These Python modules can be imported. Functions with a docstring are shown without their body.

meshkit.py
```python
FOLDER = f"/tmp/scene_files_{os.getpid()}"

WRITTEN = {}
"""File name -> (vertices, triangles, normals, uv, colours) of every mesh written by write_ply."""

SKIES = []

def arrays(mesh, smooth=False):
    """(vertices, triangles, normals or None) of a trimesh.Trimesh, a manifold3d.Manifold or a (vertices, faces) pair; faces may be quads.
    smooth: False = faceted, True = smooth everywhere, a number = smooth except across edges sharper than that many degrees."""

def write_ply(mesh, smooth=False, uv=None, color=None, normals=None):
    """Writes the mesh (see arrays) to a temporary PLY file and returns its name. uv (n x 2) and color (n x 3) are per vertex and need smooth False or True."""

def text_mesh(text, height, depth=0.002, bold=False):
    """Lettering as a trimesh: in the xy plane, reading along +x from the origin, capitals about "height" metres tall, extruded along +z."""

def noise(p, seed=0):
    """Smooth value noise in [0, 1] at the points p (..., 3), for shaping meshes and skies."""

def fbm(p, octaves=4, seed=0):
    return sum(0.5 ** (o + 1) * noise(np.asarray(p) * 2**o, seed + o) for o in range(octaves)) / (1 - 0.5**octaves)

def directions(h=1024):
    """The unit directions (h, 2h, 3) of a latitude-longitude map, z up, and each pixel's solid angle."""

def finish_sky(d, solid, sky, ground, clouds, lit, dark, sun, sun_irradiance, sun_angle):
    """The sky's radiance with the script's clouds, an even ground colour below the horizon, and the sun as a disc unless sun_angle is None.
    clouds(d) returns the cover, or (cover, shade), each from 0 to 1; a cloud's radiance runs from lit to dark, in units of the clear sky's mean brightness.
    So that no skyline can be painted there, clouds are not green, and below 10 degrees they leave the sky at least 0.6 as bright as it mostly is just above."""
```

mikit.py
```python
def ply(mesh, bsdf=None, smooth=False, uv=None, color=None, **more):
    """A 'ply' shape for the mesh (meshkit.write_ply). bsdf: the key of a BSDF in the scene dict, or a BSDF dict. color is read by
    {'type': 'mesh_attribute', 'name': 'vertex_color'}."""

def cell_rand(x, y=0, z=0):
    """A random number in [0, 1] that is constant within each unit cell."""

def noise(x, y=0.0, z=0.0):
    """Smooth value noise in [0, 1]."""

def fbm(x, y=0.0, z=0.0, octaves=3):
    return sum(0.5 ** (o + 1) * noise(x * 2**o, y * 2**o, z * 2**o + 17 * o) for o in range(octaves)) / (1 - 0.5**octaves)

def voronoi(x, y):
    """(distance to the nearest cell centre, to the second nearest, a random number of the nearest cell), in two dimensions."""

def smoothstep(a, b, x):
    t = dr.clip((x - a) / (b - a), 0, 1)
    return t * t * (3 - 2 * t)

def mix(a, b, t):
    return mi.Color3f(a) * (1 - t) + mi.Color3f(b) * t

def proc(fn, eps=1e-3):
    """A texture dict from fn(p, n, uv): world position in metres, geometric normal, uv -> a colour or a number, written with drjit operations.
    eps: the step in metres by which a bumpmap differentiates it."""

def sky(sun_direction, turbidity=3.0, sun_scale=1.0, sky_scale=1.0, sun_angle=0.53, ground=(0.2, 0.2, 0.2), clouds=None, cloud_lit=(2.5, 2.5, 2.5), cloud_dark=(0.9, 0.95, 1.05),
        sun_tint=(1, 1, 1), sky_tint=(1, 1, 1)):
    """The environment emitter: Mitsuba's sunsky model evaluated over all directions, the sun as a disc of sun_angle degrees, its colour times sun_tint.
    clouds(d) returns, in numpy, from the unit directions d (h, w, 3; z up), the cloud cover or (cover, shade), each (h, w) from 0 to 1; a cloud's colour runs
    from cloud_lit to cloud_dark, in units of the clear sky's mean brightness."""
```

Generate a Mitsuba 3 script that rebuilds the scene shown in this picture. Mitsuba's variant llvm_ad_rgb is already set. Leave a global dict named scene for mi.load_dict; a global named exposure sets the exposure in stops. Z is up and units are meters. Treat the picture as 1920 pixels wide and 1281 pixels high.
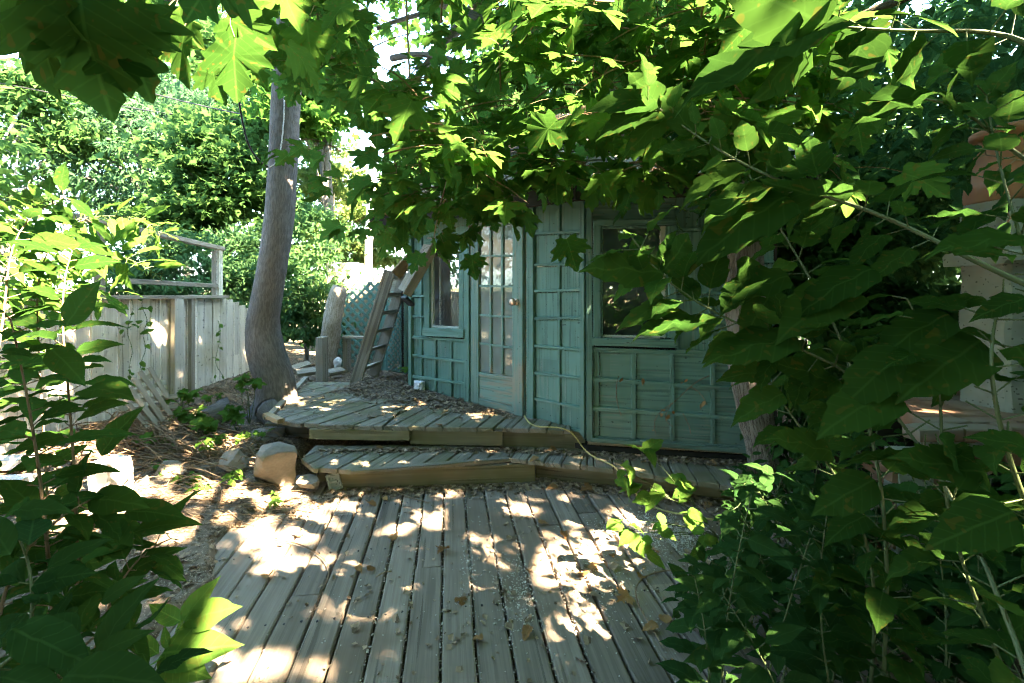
import math
import numpy as np
import drjit as dr
import mitsuba as mi
import shapely
from shapely.geometry import Polygon, box as sbox
from shapely import affinity
import mikit, meshkit
from mikit import noise, fbm, cell_rand, smoothstep, mix, proc

# ------------------------------------------------------------------ camera, sky, exposure
F, H, CX, CY = 853.0, 1.5, 960.0, 540.0            # focal length and horizon of the photograph, in its own pixels; eye height
SUN = np.array([0.80, -0.65, 1.0]); SUN = SUN / np.linalg.norm(SUN)
T = mi.ScalarTransform4f
scene, labels = {}, {}
scene['camera'] = {'type': 'perspective', 'fov': 2 * math.degrees(math.atan(960 / F)), 'fov_axis': 'x',
                   'near_clip': 0.05, 'far_clip': 500.0,
                   'principal_point_offset_y': (640.5 - CY) / 1281,
                   'to_world': T().look_at(origin=[0, 0, H], target=[0, 10, H], up=[0, 0, 1])}
scene['daylight'] = mikit.sky(SUN.tolist(), turbidity=3, sun_tint=(1.0, 0.93, 0.84), sky_tint=(1.12, 1.0, 0.88), ground=(0.12, 0.14, 0.08))
exposure = 6.5

rng = np.random.default_rng(11)
U = lambda a, b, n=None: rng.uniform(a, b, n)

# ------------------------------------------------------------------ helpers
def V(*a): return np.array(a, float)
def unit(v): v = np.asarray(v, float); return v / (np.linalg.norm(v) + 1e-12)
def P(px, py, d): return V((px - CX) / F * d, d, H - (py - CY) / F * d)
def G(px, py, z): return P(px, py, F * (H - z) / (py - CY))
def proj(p): p = np.asarray(p, float); return CX + F * p[..., 0] / np.maximum(p[..., 1], 1e-3), CY - F * (p[..., 2] - H) / np.maximum(p[..., 1], 1e-3)
def ss(a, b, x): t = np.clip((np.asarray(x, float) - a) / (b - a), 0, 1); return t * t * (3 - 2 * t)
def mnoise(p, k=1.0, seed=0): return meshkit.noise(np.asarray(p) * k, seed)

_count = {}
def numbered(k):
    n = _count.get(k, 0); _count[k] = n + 1
    return k if n == 0 else f'{k}_{n:03d}'
def thing(name, label, cat, group=None, kind=None):
    k = numbered(name); labels[k] = {'label': label, 'category': cat}
    if group: labels[k]['group'] = group
    if kind: labels[k]['kind'] = kind
    return k
def struct(name):
    k = numbered(name); labels[k] = {'kind': 'structure'}; return k
def put(key, m, bsdf):
    mesh, uv, smooth = m if len(m) == 3 else (m[0], None, m[1])
    scene[key] = mikit.ply(mesh, 'mat_' + bsdf, smooth=smooth, uv=uv); return key
def part(parent, name, m, bsdf, label=None, stuff=False):
    k = put(numbered(parent + '__' + name), m, bsdf)
    if label: labels[k] = {'label': label}
    if stuff: labels.setdefault(k, {})['kind'] = 'stuff'
    return k
def merge(ms):
    vs, fs, us, n = [], [], [], 0
    for (v, f), uv, _ in ms:
        vs.append(v); fs.append(np.asarray(f) + n); us.append(uv); n += len(v)
    return ((np.vstack(vs), np.vstack(fs)), np.vstack(us), ms[0][2])

def prism(path, prof, side=None, up=None, wob=0.0, seg=1, taper=1.0):
    """A profile (n x 2: side, up) swept from path[0] to path[-1]; flat faces; uv = (round the profile, along) with its own offset."""
    path = np.asarray(path, float)
    if len(path) == 2 and seg > 1: path = path[0] + (path[1] - path[0]) * np.linspace(0, 1, seg + 1)[:, None]
    d = unit(path[-1] - path[0])
    up = V(0, 0, 1) if up is None else np.asarray(up, float)
    side = unit(np.cross(d, up)) if side is None else unit(side); up = unit(np.cross(side, d))
    prof = np.asarray(prof, float); n = len(prof)
    L = np.r_[0, np.cumsum(np.linalg.norm(np.diff(path, axis=0), axis=1))]
    rings = []
    for i, p in enumerate(path):
        q = prof * (1 + (taper - 1) * i / (len(path) - 1))
        if wob: q = q + rng.normal(0, wob, q.shape)
        rings.append(p + q[:, :1] * side + q[:, 1:] * up)
    per = np.r_[0, np.cumsum(np.linalg.norm(np.diff(np.vstack([prof, prof[:1]]), axis=0), axis=1))]
    o = U(0, 60, 2); v, f, uv = [], [], []
    for i in range(len(path) - 1):
        for j in range(n):
            k = (j + 1) % n; b = len(v)
            v += [rings[i][j], rings[i][k], rings[i + 1][k], rings[i + 1][j]]
            uv += [(per[j] + o[0], L[i] + o[1]), (per[j + 1] + o[0], L[i] + o[1]), (per[j + 1] + o[0], L[i + 1] + o[1]), (per[j] + o[0], L[i + 1] + o[1])]
            f += [[b, b + 1, b + 2], [b, b + 2, b + 3]]
    for r, flip in ((rings[0], 1), (rings[-1], 0)):
        b = len(v)
        for x in r: v.append(x); uv.append((o[0] + (x - r[0]) @ side, o[1] + 9 + (x - r[0]) @ up * 0.2))
        for j in range(1, n - 1): f.append([b, b + j + 1, b + j] if flip else [b, b + j, b + j + 1])
    f = np.array(f)[:, ::-1]
    return ((np.array(v), f), np.array(uv), False)
def rect(w, t, c=0.004):
    a, b = w / 2, t / 2
    return [(-a + c, -b), (a - c, -b), (a, -b + c), (a, b - c), (a - c, b), (-a + c, b), (-a, b - c), (-a, -b + c)]
def beam(p0, p1, w, t, up=None, c=0.004, **k): return prism([p0, p1], rect(w, t, c), up=up, **k)

def offset_convex(q, b):
    q = np.asarray(q, float); n = len(q); out = []
    for i in range(n):
        a, c, e = q[i - 1], q[i], q[(i + 1) % n]
        d0, d1 = unit(c - a), unit(e - c); n0, n1 = V(-d0[1], d0[0]), V(-d1[1], d1[0])
        s = 1 + n0 @ n1
        out.append(c + (n0 + n1) / max(s, 0.4) * b)
    return np.array(out)
def plate(poly, z0, z1, frame, grain=(0, 1), bevel=0.004, wob=0.0):
    """A convex polygon in the plane of frame=(origin, ex, ey, ez), from ez*z0 to ez*z1, its outer edge bevelled. grain: direction in the plane."""
    q = np.asarray(poly, float)
    if ((q[:, 0] * np.roll(q[:, 1], -1) - np.roll(q[:, 0], -1) * q[:, 1]).sum()) < 0: q = q[::-1]
    if wob: q = q + rng.normal(0, wob, q.shape)
    o, ex, ey, ez = frame; g = unit(grain); a = V(g[1], -g[0]); n = len(q)
    qi = offset_convex(q, bevel)
    w = lambda xy, z: o + xy[0] * ex + xy[1] * ey + z * ez
    off = U(0, 60, 2); v, f, uv = [], [], []
    def quad(c):
        b = len(v)
        for xy, z in c: v.append(w(xy, z)); uv.append((xy @ a + z * 0.7 + off[0], xy @ g + off[1]))
        for j in range(1, len(c) - 1): f.append([b, b + j, b + j + 1])
    quad([(x, z1) for x in qi]); quad([(x, z0) for x in q[::-1]])
    for i in range(n):
        k = (i + 1) % n
        quad([(q[i], z0), (q[k], z0), (q[k], z1 - bevel), (q[i], z1 - bevel)])
        quad([(q[i], z1 - bevel), (q[k], z1 - bevel), (qi[k], z1), (qi[i], z1)])
    return ((np.array(v), np.array(f)), np.array(uv), False)
FLAT = (V(0, 0, 0), V(1, 0, 0), V(0, 1, 0), V(0, 0, 1))

def smooth_path(pts, n):
    pts = np.asarray(pts, float)
    if len(pts) < 3: return pts[0] + (pts[-1] - pts[0]) * np.linspace(0, 1, n)[:, None]
    from scipy.interpolate import CubicSpline
    t = np.r_[0, np.cumsum(np.linalg.norm(np.diff(pts[:, :3], axis=0), axis=1) + 1e-6)]
    return CubicSpline(t, pts)(np.linspace(0, t[-1], n))
def tube(pts, r, sides=6, n=None, lump=0.0, seed=0):
    p = np.asarray(pts, float); r = np.broadcast_to(np.asarray(r, float), (len(p),))
    if n: q = smooth_path(np.c_[p, r], n); p, r = q[:, :3], np.maximum(q[:, 3], 1e-4)
    t = np.gradient(p, axis=0); t /= np.linalg.norm(t, axis=1, keepdims=True) + 1e-12
    a = np.cross(t, V(0.31, 0.17, 0.93) if abs(t[0][2]) < 0.8 else V(1, 0.1, 0)); a /= np.linalg.norm(a, axis=1, keepdims=True) + 1e-12
    b = np.cross(t, a); ang = np.arange(sides) * 2 * np.pi / sides
    d = np.cos(ang)[None, :, None] * a[:, None] + np.sin(ang)[None, :, None] * b[:, None]
    rr = np.repeat(r[:, None], sides, 1)
    if lump:
        q = p[:, None] + d * r[:, None, None]
        rr = rr * (1 + lump * (meshkit.fbm(q * 5 + seed, 3) - 0.5) * 2)
    v = (p[:, None] + d * rr[..., None]).reshape(-1, 3)
    i, j = np.meshgrid(np.arange(len(p) - 1), np.arange(sides), indexing='ij'); k = (j + 1) % sides
    A, B, C, D = i * sides + j, i * sides + k, (i + 1) * sides + k, (i + 1) * sides + j
    f = np.vstack([np.stack([A, B, C], -1).reshape(-1, 3), np.stack([A, C, D], -1).reshape(-1, 3)])
    m = len(v); v = np.vstack([v, p[:1], p[-1:]])
    jj = np.arange(sides); kk = (jj + 1) % sides; e = (len(p) - 1) * sides
    f = np.vstack([f, np.stack([kk, jj, jj * 0 + m], -1), np.stack([e + jj, e + kk, jj * 0 + m + 1], -1)])
    s = np.r_[0, np.cumsum(np.linalg.norm(np.diff(p, axis=0), axis=1))]
    uv = np.vstack([np.stack([np.repeat(ang[None] / 6.2832, len(p), 0), np.repeat(s[:, None], sides, 1)], -1).reshape(-1, 2), [[0, 0], [0, s[-1]]]])
    return ((v, f), uv, True)
def stone(c, r, seed, rot=0.0, flat=0.0, sub=4):
    import trimesh
    m = trimesh.creation.icosphere(subdivisions=sub); v = np.array(m.vertices)
    g = np.random.default_rng(seed)
    for _ in range(7):                                                    # cut facets
        n = unit(g.normal(size=3)); d = g.uniform(0.40, 0.70); h = v @ n
        v = np.where((h > d)[:, None], v - (h - d)[:, None] * n * 0.95, v)
    v = v * (1 + 0.22 * (meshkit.fbm(v * 1.6 + seed, 3)[:, None] - 0.5) + 0.13 * (meshkit.fbm(v * 5 + seed, 4)[:, None] - 0.5))
    v = v * np.asarray(r); cs, sn = math.cos(rot), math.sin(rot)
    v = np.c_[v[:, 0] * cs - v[:, 1] * sn, v[:, 0] * sn + v[:, 1] * cs, v[:, 2]] + np.asarray(c)
    return ((v, np.array(m.faces)), None, 40) if False else ((v, np.array(m.faces)), 24)

# ------------------------------------------------------------------ materials
def B(key, d): scene['mat_' + key] = d; return key
def wood(key, c0, c1, c2, rough=0.85, scale=1.0, moss=None, moss_amt=0.0, bump=0.0005, knots=0.0):
    """Weathered boards: grain runs along uv.y; tone differs from board to board because every board has its own uv offset."""
    def f(p, n, uv):
        u, w = uv.x * scale, uv.y * scale
        g = fbm(u * 55 + 2 * noise(u * 6, w * 1.5), w * 1.6, 0, 3)
        fine = noise(u * 260, w * 7)
        tone = cell_rand(dr.floor(uv.x * 0.6), dr.floor(uv.y * 0.12), 5)
        c = mix(c0, c1, 0.35 + 0.55 * smoothstep(0.2, 0.85, g * 0.65 + 0.35 * fine)) * (0.74 + 0.48 * tone)
        crack = smoothstep(0.80, 0.88, noise(u * 60, w * 1.3, 7.0)) * 0.4
        stain = smoothstep(0.45, 0.75, fbm(p.x * 3.1, p.y * 3.1, p.z * 3.1, 3))
        c = mix(c, c2, stain * 0.6) * (1 - crack)
        if knots: c = c * (1 - 0.6 * smoothstep(0.86, 0.95, noise(u * 45, w * 24, 2.0)) * knots)
        if moss is not None: c = mix(c, moss, moss_amt * smoothstep(0.35, 0.7, fbm(p.x * 6, p.y * 6, p.z * 6 + 9, 3)))
        return c
    def b(p, n, uv): return fbm(uv.x * scale * 90, uv.y * scale * 2.6, 0, 2)
    base = {'type': 'principled', 'base_color': proc(f), 'roughness': rough, 'specular': 0.25}
    return B(key, {'type': 'twosided', 'b': {'type': 'bumpmap', 'scale': bump, 't': proc(b), 'bsdf': base} if bump else base})
wood('deck_wood', (0.135, 0.113, 0.089), (0.285, 0.251, 0.206), (0.165, 0.125, 0.086))
wood('step_wood', (0.12, 0.11, 0.085), (0.27, 0.255, 0.21), (0.15, 0.12, 0.075), moss=(0.12, 0.125, 0.05), moss_amt=0.55)
wood('riser_wood', (0.15, 0.13, 0.075), (0.30, 0.27, 0.16), (0.20, 0.15, 0.07), moss=(0.16, 0.15, 0.06), moss_amt=0.6)
wood('grey_wood', (0.20, 0.18, 0.14), (0.42, 0.39, 0.32), (0.27, 0.22, 0.145))
wood('fence_wood', (0.55, 0.515, 0.42), (0.77, 0.735, 0.64), (0.47, 0.42, 0.27), knots=0.9, bump=0.0003)
wood('raw_wood', (0.30, 0.21, 0.11), (0.46, 0.35, 0.21), (0.26, 0.18, 0.09), bump=0.0)
def paint(key, a, b, wear, woodc, streak=1.0, th=0.60):
    def f(p, n, uv):
        g = fbm(uv.x * 60, uv.y * 2.5, 0, 3)
        c = mix(a, b, 0.6 * fbm(p.x * 4, p.y * 4, p.z * 4, 3) + 0.4 * g) * (0.9 + 0.2 * cell_rand(dr.floor(uv.x * 0.6), dr.floor(uv.y * 0.12), 3))
        rub = smoothstep(th, th + 0.14, 0.55 * fbm(p.x * 5 + 3, p.y * 5, p.z * 3.2, 3) + 0.45 * noise(uv.x * 120, uv.y * 5, 4.0))
        c = mix(c, woodc, rub * wear)
        drip = smoothstep(0.62, 0.85, noise(uv.x * 90, uv.y * 3.0, 8.0))
        dirt = (1 - smoothstep(0.28, 0.75, p.z + 0.25 * noise(p.x * 5, p.y * 5, p.z * 3))) * 0.45
        nail = smoothstep(0.90, 0.94, noise(p.x * 42, p.y * 42, p.z * 42))
        return mix(c * (1 - 0.28 * drip * streak) * (1 - 0.5 * nail), (0.12, 0.115, 0.085), dirt)
    return B(key, {'type': 'twosided', 'b': {'type': 'principled', 'base_color': proc(f), 'roughness': 0.6, 'specular': 0.35}})
paint('teal_paint', (0.074, 0.182, 0.148), (0.152, 0.290, 0.244), 0.30, (0.33, 0.35, 0.30))
paint('door_paint', (0.125, 0.235, 0.195), (0.21, 0.33, 0.28), 0.75, (0.35, 0.29, 0.21), th=0.57)
B('cream_paint', {'type': 'twosided', 'b': {'type': 'principled', 'base_color': {'type': 'rgb', 'value': [0.42, 0.46, 0.40]}, 'roughness': 0.6}})
def soil_f(p, n, uv):
    a = fbm(p.x * 9, p.y * 9, p.z * 9, 3); b = noise(p.x * 60, p.y * 60, p.z * 40); c = noise(p.x * 170, p.y * 170, 1.0)
    col = mix((0.085, 0.068, 0.05), (0.225, 0.185, 0.14), smoothstep(0.25, 0.75, a * 0.6 + b * 0.4))
    col = mix(col, (0.40, 0.34, 0.26), smoothstep(0.75, 0.9, c))
    return mix(col, (0.07, 0.055, 0.035), smoothstep(0.72, 0.88, noise(p.x * 110, p.y * 110, 5.0)) * 0.8)
B('soil', {'type': 'twosided', 'b': {'type': 'bumpmap', 'scale': 0.012, 't': proc(lambda p, n, uv: fbm(p.x * 40, p.y * 40, p.z * 40, 3), eps=4e-3),
                                     'bsdf': {'type': 'diffuse', 'reflectance': proc(soil_f)}}})
def rock_f(p, n, uv):
    a = fbm(p.x * 6, p.y * 6, p.z * 9, 3); b = noise(p.x * 90, p.y * 90, p.z * 90)
    c = mix((0.175, 0.16, 0.135), (0.345, 0.31, 0.26), a * 0.7 + b * 0.3)
    return mix(c, (0.16, 0.165, 0.085), 0.55 * smoothstep(0.55, 0.75, fbm(p.x * 11, p.y * 11, p.z * 11 + 4, 3)))
B('rock', {'type': 'twosided', 'b': {'type': 'bumpmap', 'scale': 0.006, 't': proc(lambda p, n, uv: fbm(p.x * 35, p.y * 35, p.z * 35, 3), eps=3e-3),
                                     'bsdf': {'type': 'diffuse', 'reflectance': proc(rock_f)}}})
def concrete_f(p, n, uv):
    a = fbm(p.x * 12, p.y * 12, p.z * 12, 3); pit = smoothstep(0.76, 0.86, noise(p.x * 75, p.y * 75, p.z * 75))
    return mix((0.225, 0.25, 0.205), (0.375, 0.41, 0.345), a) * (1 - 0.6 * pit)
B('concrete', {'type': 'twosided', 'b': {'type': 'diffuse', 'reflectance': proc(concrete_f)}})
def brick_f(p, n, uv):
    a = fbm(p.x * 14, p.y * 14, p.z * 14, 3); b = noise(p.x * 2.7, p.y * 2.7, p.z * 5.5)
    c = mix((0.19, 0.10, 0.065), (0.34, 0.22, 0.15), a)
    return mix(c, (0.26, 0.24, 0.20), smoothstep(0.45, 0.75, b))
B('brick', {'type': 'twosided', 'b': {'type': 'diffuse', 'reflectance': proc(brick_f)}})
B('terracotta', {'type': 'twosided', 'b': {'type': 'principled', 'base_color': proc(lambda p, n, uv: mix((0.30, 0.13, 0.06), (0.42, 0.21, 0.11), fbm(p.x * 9, p.y * 9, p.z * 9, 3))), 'roughness': 0.75}})
def bark_f(light, dark, patch=0.0):
    def f(p, n, uv):
        a = fbm(uv.x * 120 + noise(uv.y * 14, uv.x * 14) * 2, uv.y * 26, 0, 3); b = fbm(p.x * 4, p.y * 4, p.z * 2, 3)
        return mix(mix(dark, light, smoothstep(0.25, 0.75, a)), mi.Color3f(light) * 1.25, patch * smoothstep(0.44, 0.62, fbm(uv.x * 6, uv.y * 2.6, 4.0, 3) + 0.18 * (a - 0.5))) * (0.72 + 0.56 * b)
    return f
def bark(key, light, dark, depth, patch=0.0):
    h = lambda p, n, uv: fbm(uv.x * 120 + noise(uv.y * 14, uv.x * 14) * 2, uv.y * 26, 0, 3)
    return B(key, {'type': 'twosided', 'b': {'type': 'bumpmap', 'scale': depth, 't': proc(h, eps=2e-3), 'bsdf': {'type': 'diffuse', 'reflectance': proc(bark_f(light, dark, patch))}}})
bark('maple_bark', (0.225, 0.216, 0.206), (0.148, 0.139, 0.131), 0.002)
bark('pale_bark', (0.195, 0.182, 0.155), (0.085, 0.075, 0.063), 0.014, 0.8)
bark('log_wood', (0.46, 0.41, 0.33), (0.27, 0.23, 0.17), 0.004)
B('twig', {'type': 'twosided', 'b': {'type': 'diffuse', 'reflectance': proc(lambda p, n, uv: mix((0.11, 0.075, 0.05), (0.34, 0.26, 0.17), noise(p.x * 7, p.y * 7, p.z * 7)))}})
B('green_stem', {'type': 'twosided', 'b': {'type': 'principled', 'base_color': {'type': 'rgb', 'value': [0.085, 0.125, 0.05]}, 'roughness': 0.5}})

def leaf_mat(key, dark, light, trans, rib=0.5, rough=0.5, spots=0.0):
    """uv.x = 4 * (number of the leaf) + 2 + place across the leaf; uv.y = place along it."""
    def f(p, n, uv):
        i = dr.floor(uv.x / 4); u = dr.abs(uv.x - i * 4 - 2); r = cell_rand(i, 3, 1)
        c = mix(dark, light, dr.clip(0.65 * r + 0.5 * noise(p.x * 5, p.y * 5, p.z * 5) - 0.08, 0, 1))
        if rib:
            s = uv.y * 7 - u * 6; s = dr.abs(s - dr.floor(s) - 0.5)
            vein = dr.maximum(1 - smoothstep(0.004, 0.022, u), (1 - smoothstep(0.02, 0.10, s)) * 0.45)
            c = mix(c, mi.Color3f(light) * 1.25 + 0.01, vein * rib)
        if spots: c = mix(c, (0.20, 0.13, 0.03), spots * smoothstep(0.82, 0.9, noise(uv.x * 14, uv.y * 14)))
        return c
    return B(key, {'type': 'principledthin', 'base_color': proc(f), 'roughness': rough, 'diff_trans': trans, 'eta': 1.27})
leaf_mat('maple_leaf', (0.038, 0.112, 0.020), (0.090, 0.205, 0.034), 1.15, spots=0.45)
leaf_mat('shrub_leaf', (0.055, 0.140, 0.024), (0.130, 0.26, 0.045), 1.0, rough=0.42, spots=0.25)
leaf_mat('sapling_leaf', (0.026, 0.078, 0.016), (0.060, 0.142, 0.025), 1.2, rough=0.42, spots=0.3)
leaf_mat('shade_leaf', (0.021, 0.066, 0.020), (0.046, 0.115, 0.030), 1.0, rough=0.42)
leaf_mat('far_leaf', (0.042, 0.112, 0.030), (0.105, 0.205, 0.058), 1.1, rib=0)
leaf_mat('yellow_leaf', (0.10, 0.175, 0.040), (0.22, 0.30, 0.10), 1.1, rib=0)
leaf_mat('conifer_leaf', (0.030, 0.082, 0.040), (0.072, 0.155, 0.072), 0.7, rib=0)
leaf_mat('sumac_leaf', (0.045, 0.125, 0.055), (0.115, 0.225, 0.085), 1.0, rib=0)
leaf_mat('dry_leaf', (0.17, 0.09, 0.035), (0.42, 0.26, 0.12), 0.6)
B('pebble', {'type': 'twosided', 'b': {'type': 'diffuse', 'reflectance': proc(lambda p, n, uv: mix((0.30, 0.29, 0.26), (0.72, 0.71, 0.66), noise(p.x * 60, p.y * 60, 2.0)))}})
B('litter', {'type': 'twosided', 'b': {'type': 'diffuse', 'reflectance': proc(lambda p, n, uv: mix((0.10, 0.075, 0.05), (0.40, 0.315, 0.225), cell_rand(dr.floor(p.x * 40), dr.floor(p.y * 40))))}})
B('white_paint', {'type': 'twosided', 'b': {'type': 'principled', 'base_color': proc(lambda p, n, uv: mix((0.62, 0.60, 0.56), (0.80, 0.79, 0.76), fbm(p.x * 7, p.y * 7, p.z * 7, 2))), 'roughness': 0.6}})
B('white_plastic', {'type': 'twosided', 'b': {'type': 'principled', 'base_color': {'type': 'rgb', 'value': [0.66, 0.67, 0.66]}, 'roughness': 0.4}})
B('black_rubber', {'type': 'twosided', 'b': {'type': 'principled', 'base_color': {'type': 'rgb', 'value': [0.02, 0.02, 0.022]}, 'roughness': 0.5}})
B('yellow_cord', {'type': 'twosided', 'b': {'type': 'principled', 'base_color': {'type': 'rgb', 'value': [0.42, 0.36, 0.14]}, 'roughness': 0.5}})
B('brass', {'type': 'twosided', 'b': {'type': 'roughconductor', 'material': 'Cu', 'alpha': 0.3, 'specular_reflectance': {'type': 'rgb', 'value': [0.75, 0.8, 0.7]}}})
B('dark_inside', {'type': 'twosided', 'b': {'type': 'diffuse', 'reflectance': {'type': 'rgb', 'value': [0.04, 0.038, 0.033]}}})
dust = {'type': 'twosided', 'b': {'type': 'diffuse', 'reflectance': {'type': 'rgb', 'value': [0.38, 0.46, 0.42]}}}
B('dusty_glass', {'type': 'blendbsdf', 'weight': proc(lambda p, n, uv: 0.20 + 0.30 * fbm(p.x * 7, p.y * 7, p.z * 5, 3)), 'a': {'type': 'thindielectric'}, 'b': dust})
B('clear_glass', {'type': 'blendbsdf', 'weight': proc(lambda p, n, uv: 0.02 + 0.10 * smoothstep(0.4, 0.8, fbm(p.x * 6, p.y * 6, p.z * 4, 3))), 'a': {'type': 'thindielectric', 'int_ior': 1.9}, 'b': dust})

# ------------------------------------------------------------------ ground
def zg(x, y):
    x, y = np.asarray(x, float), np.asarray(y, float)
    q = np.stack([x, y, 0 * x], -1)
    edge = -1.52 - 0.13 * (y - 2.4) + 0.45 * (meshkit.fbm(q * 2.6, 4) - 0.5)
    t = edge - x
    z = -0.15 + 0.185 * ss(-0.10, 0.10, t) + 0.05 * ss(0.1, 0.7, t) + 0.19 * ss(0.5, 2.0, t)
    z = z + 0.10 * ss(3.4, 4.2, y) * ss(0.0, 0.4, t) * (1 - ss(1.0, 2.0, t))
    back = 0.30 + 0.04 * (meshkit.fbm(q * 1.3, 2) - 0.5)
    z = z + (back - z) * ss(4.7, 5.6, y) * (1 - ss(1.5, 2.2, x) * 0)
    z = z + (0.02 - z) * ss(1.9, 2.6, x) * (1 - ss(4.0, 5.0, y))
    z = z + 0.02 * (meshkit.fbm(q * 6, 3) - 0.5) + 0.02 * (meshkit.fbm(q * 19, 2) - 0.5) * (np.abs(x) < 8)
    r = np.hypot(x, y - 3)
    return z + 0.25 * ss(8, 30, r)
s = np.linspace(-1, 1, 251)
gx, gy = np.meshgrid(4.0 * s + 156 * np.sign(s) * np.abs(s) ** 9, 3.0 + 4.5 * s + 155 * np.sign(s) * np.abs(s) ** 9, indexing='ij')
gv = np.stack([gx, gy, zg(gx, gy)], -1).reshape(-1, 3)
i, j = np.meshgrid(np.arange(250), np.arange(250), indexing='ij'); a = (i * 251 + j).ravel()
gf = np.vstack([np.c_[a, a + 251, a + 252], np.c_[a, a + 252, a + 1]])
k = struct('ground'); put(k, ((gv, gf), True), 'soil')

# ------------------------------------------------------------------ deck of planks on the ground
deck = struct('wooden_deck')
da = unit([-0.138, 1.0]); db = V(da[1], -da[0])
for k in range(-13, 17):
    c = -0.036 + 0.0735 + 0.147 * k
    cuts = [-1.6, 3.85] if rng.random() < 0.55 else [-1.6, U(0.9, 3.1), 3.85]
    for a0, a1 in zip(cuts[:-1], cuts[1:]):
        g = U(0.0045, 0.0085); w = 0.147 - 2 * g; dz = U(-0.004, 0.002); sk = U(-0.002, 0.002)
        p0 = V(*(da * (a0 + 0.003) + db * (c + sk)), -0.018 + dz); p1 = V(*(da * (a1 - 0.003) + db * (c - sk)), -0.018 + dz + U(-0.003, 0.003))
        up = V(*(db * U(-0.018, 0.018)), 1)
        part(deck, 'plank', beam(p0, p1, w, 0.036, up=up, c=0.006, seg=16, wob=0.0009), 'deck_wood')
part(deck, 'screws', merge([beam(q_ + V(0, 0, -0.01), q_ + V(0, 0, 0.0012), 0.009, 0.009, up=V(0, 1, 0), c=0.0025) for y_ in np.arange(-0.6, 3.6, 0.55) for k in range(-13, 17) for e_ in (-0.036, 0.036) for q_ in [V(*(da * (y_ + U(-.01, .01)) + db * (-0.036 + 0.0735 + 0.147 * k + e_ + U(-.006, .006))), 0)]]), 'black_rubber', stuff=True)
part(deck, 'joist', merge([beam(V(-2.4, y, -0.10), V(2.6, y - 0.3, -0.10), 0.05, 0.13) for y in (-0.6, 0.2, 1.0, 1.8, 2.6, 3.4)]), 'deck_wood', stuff=True)

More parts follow.
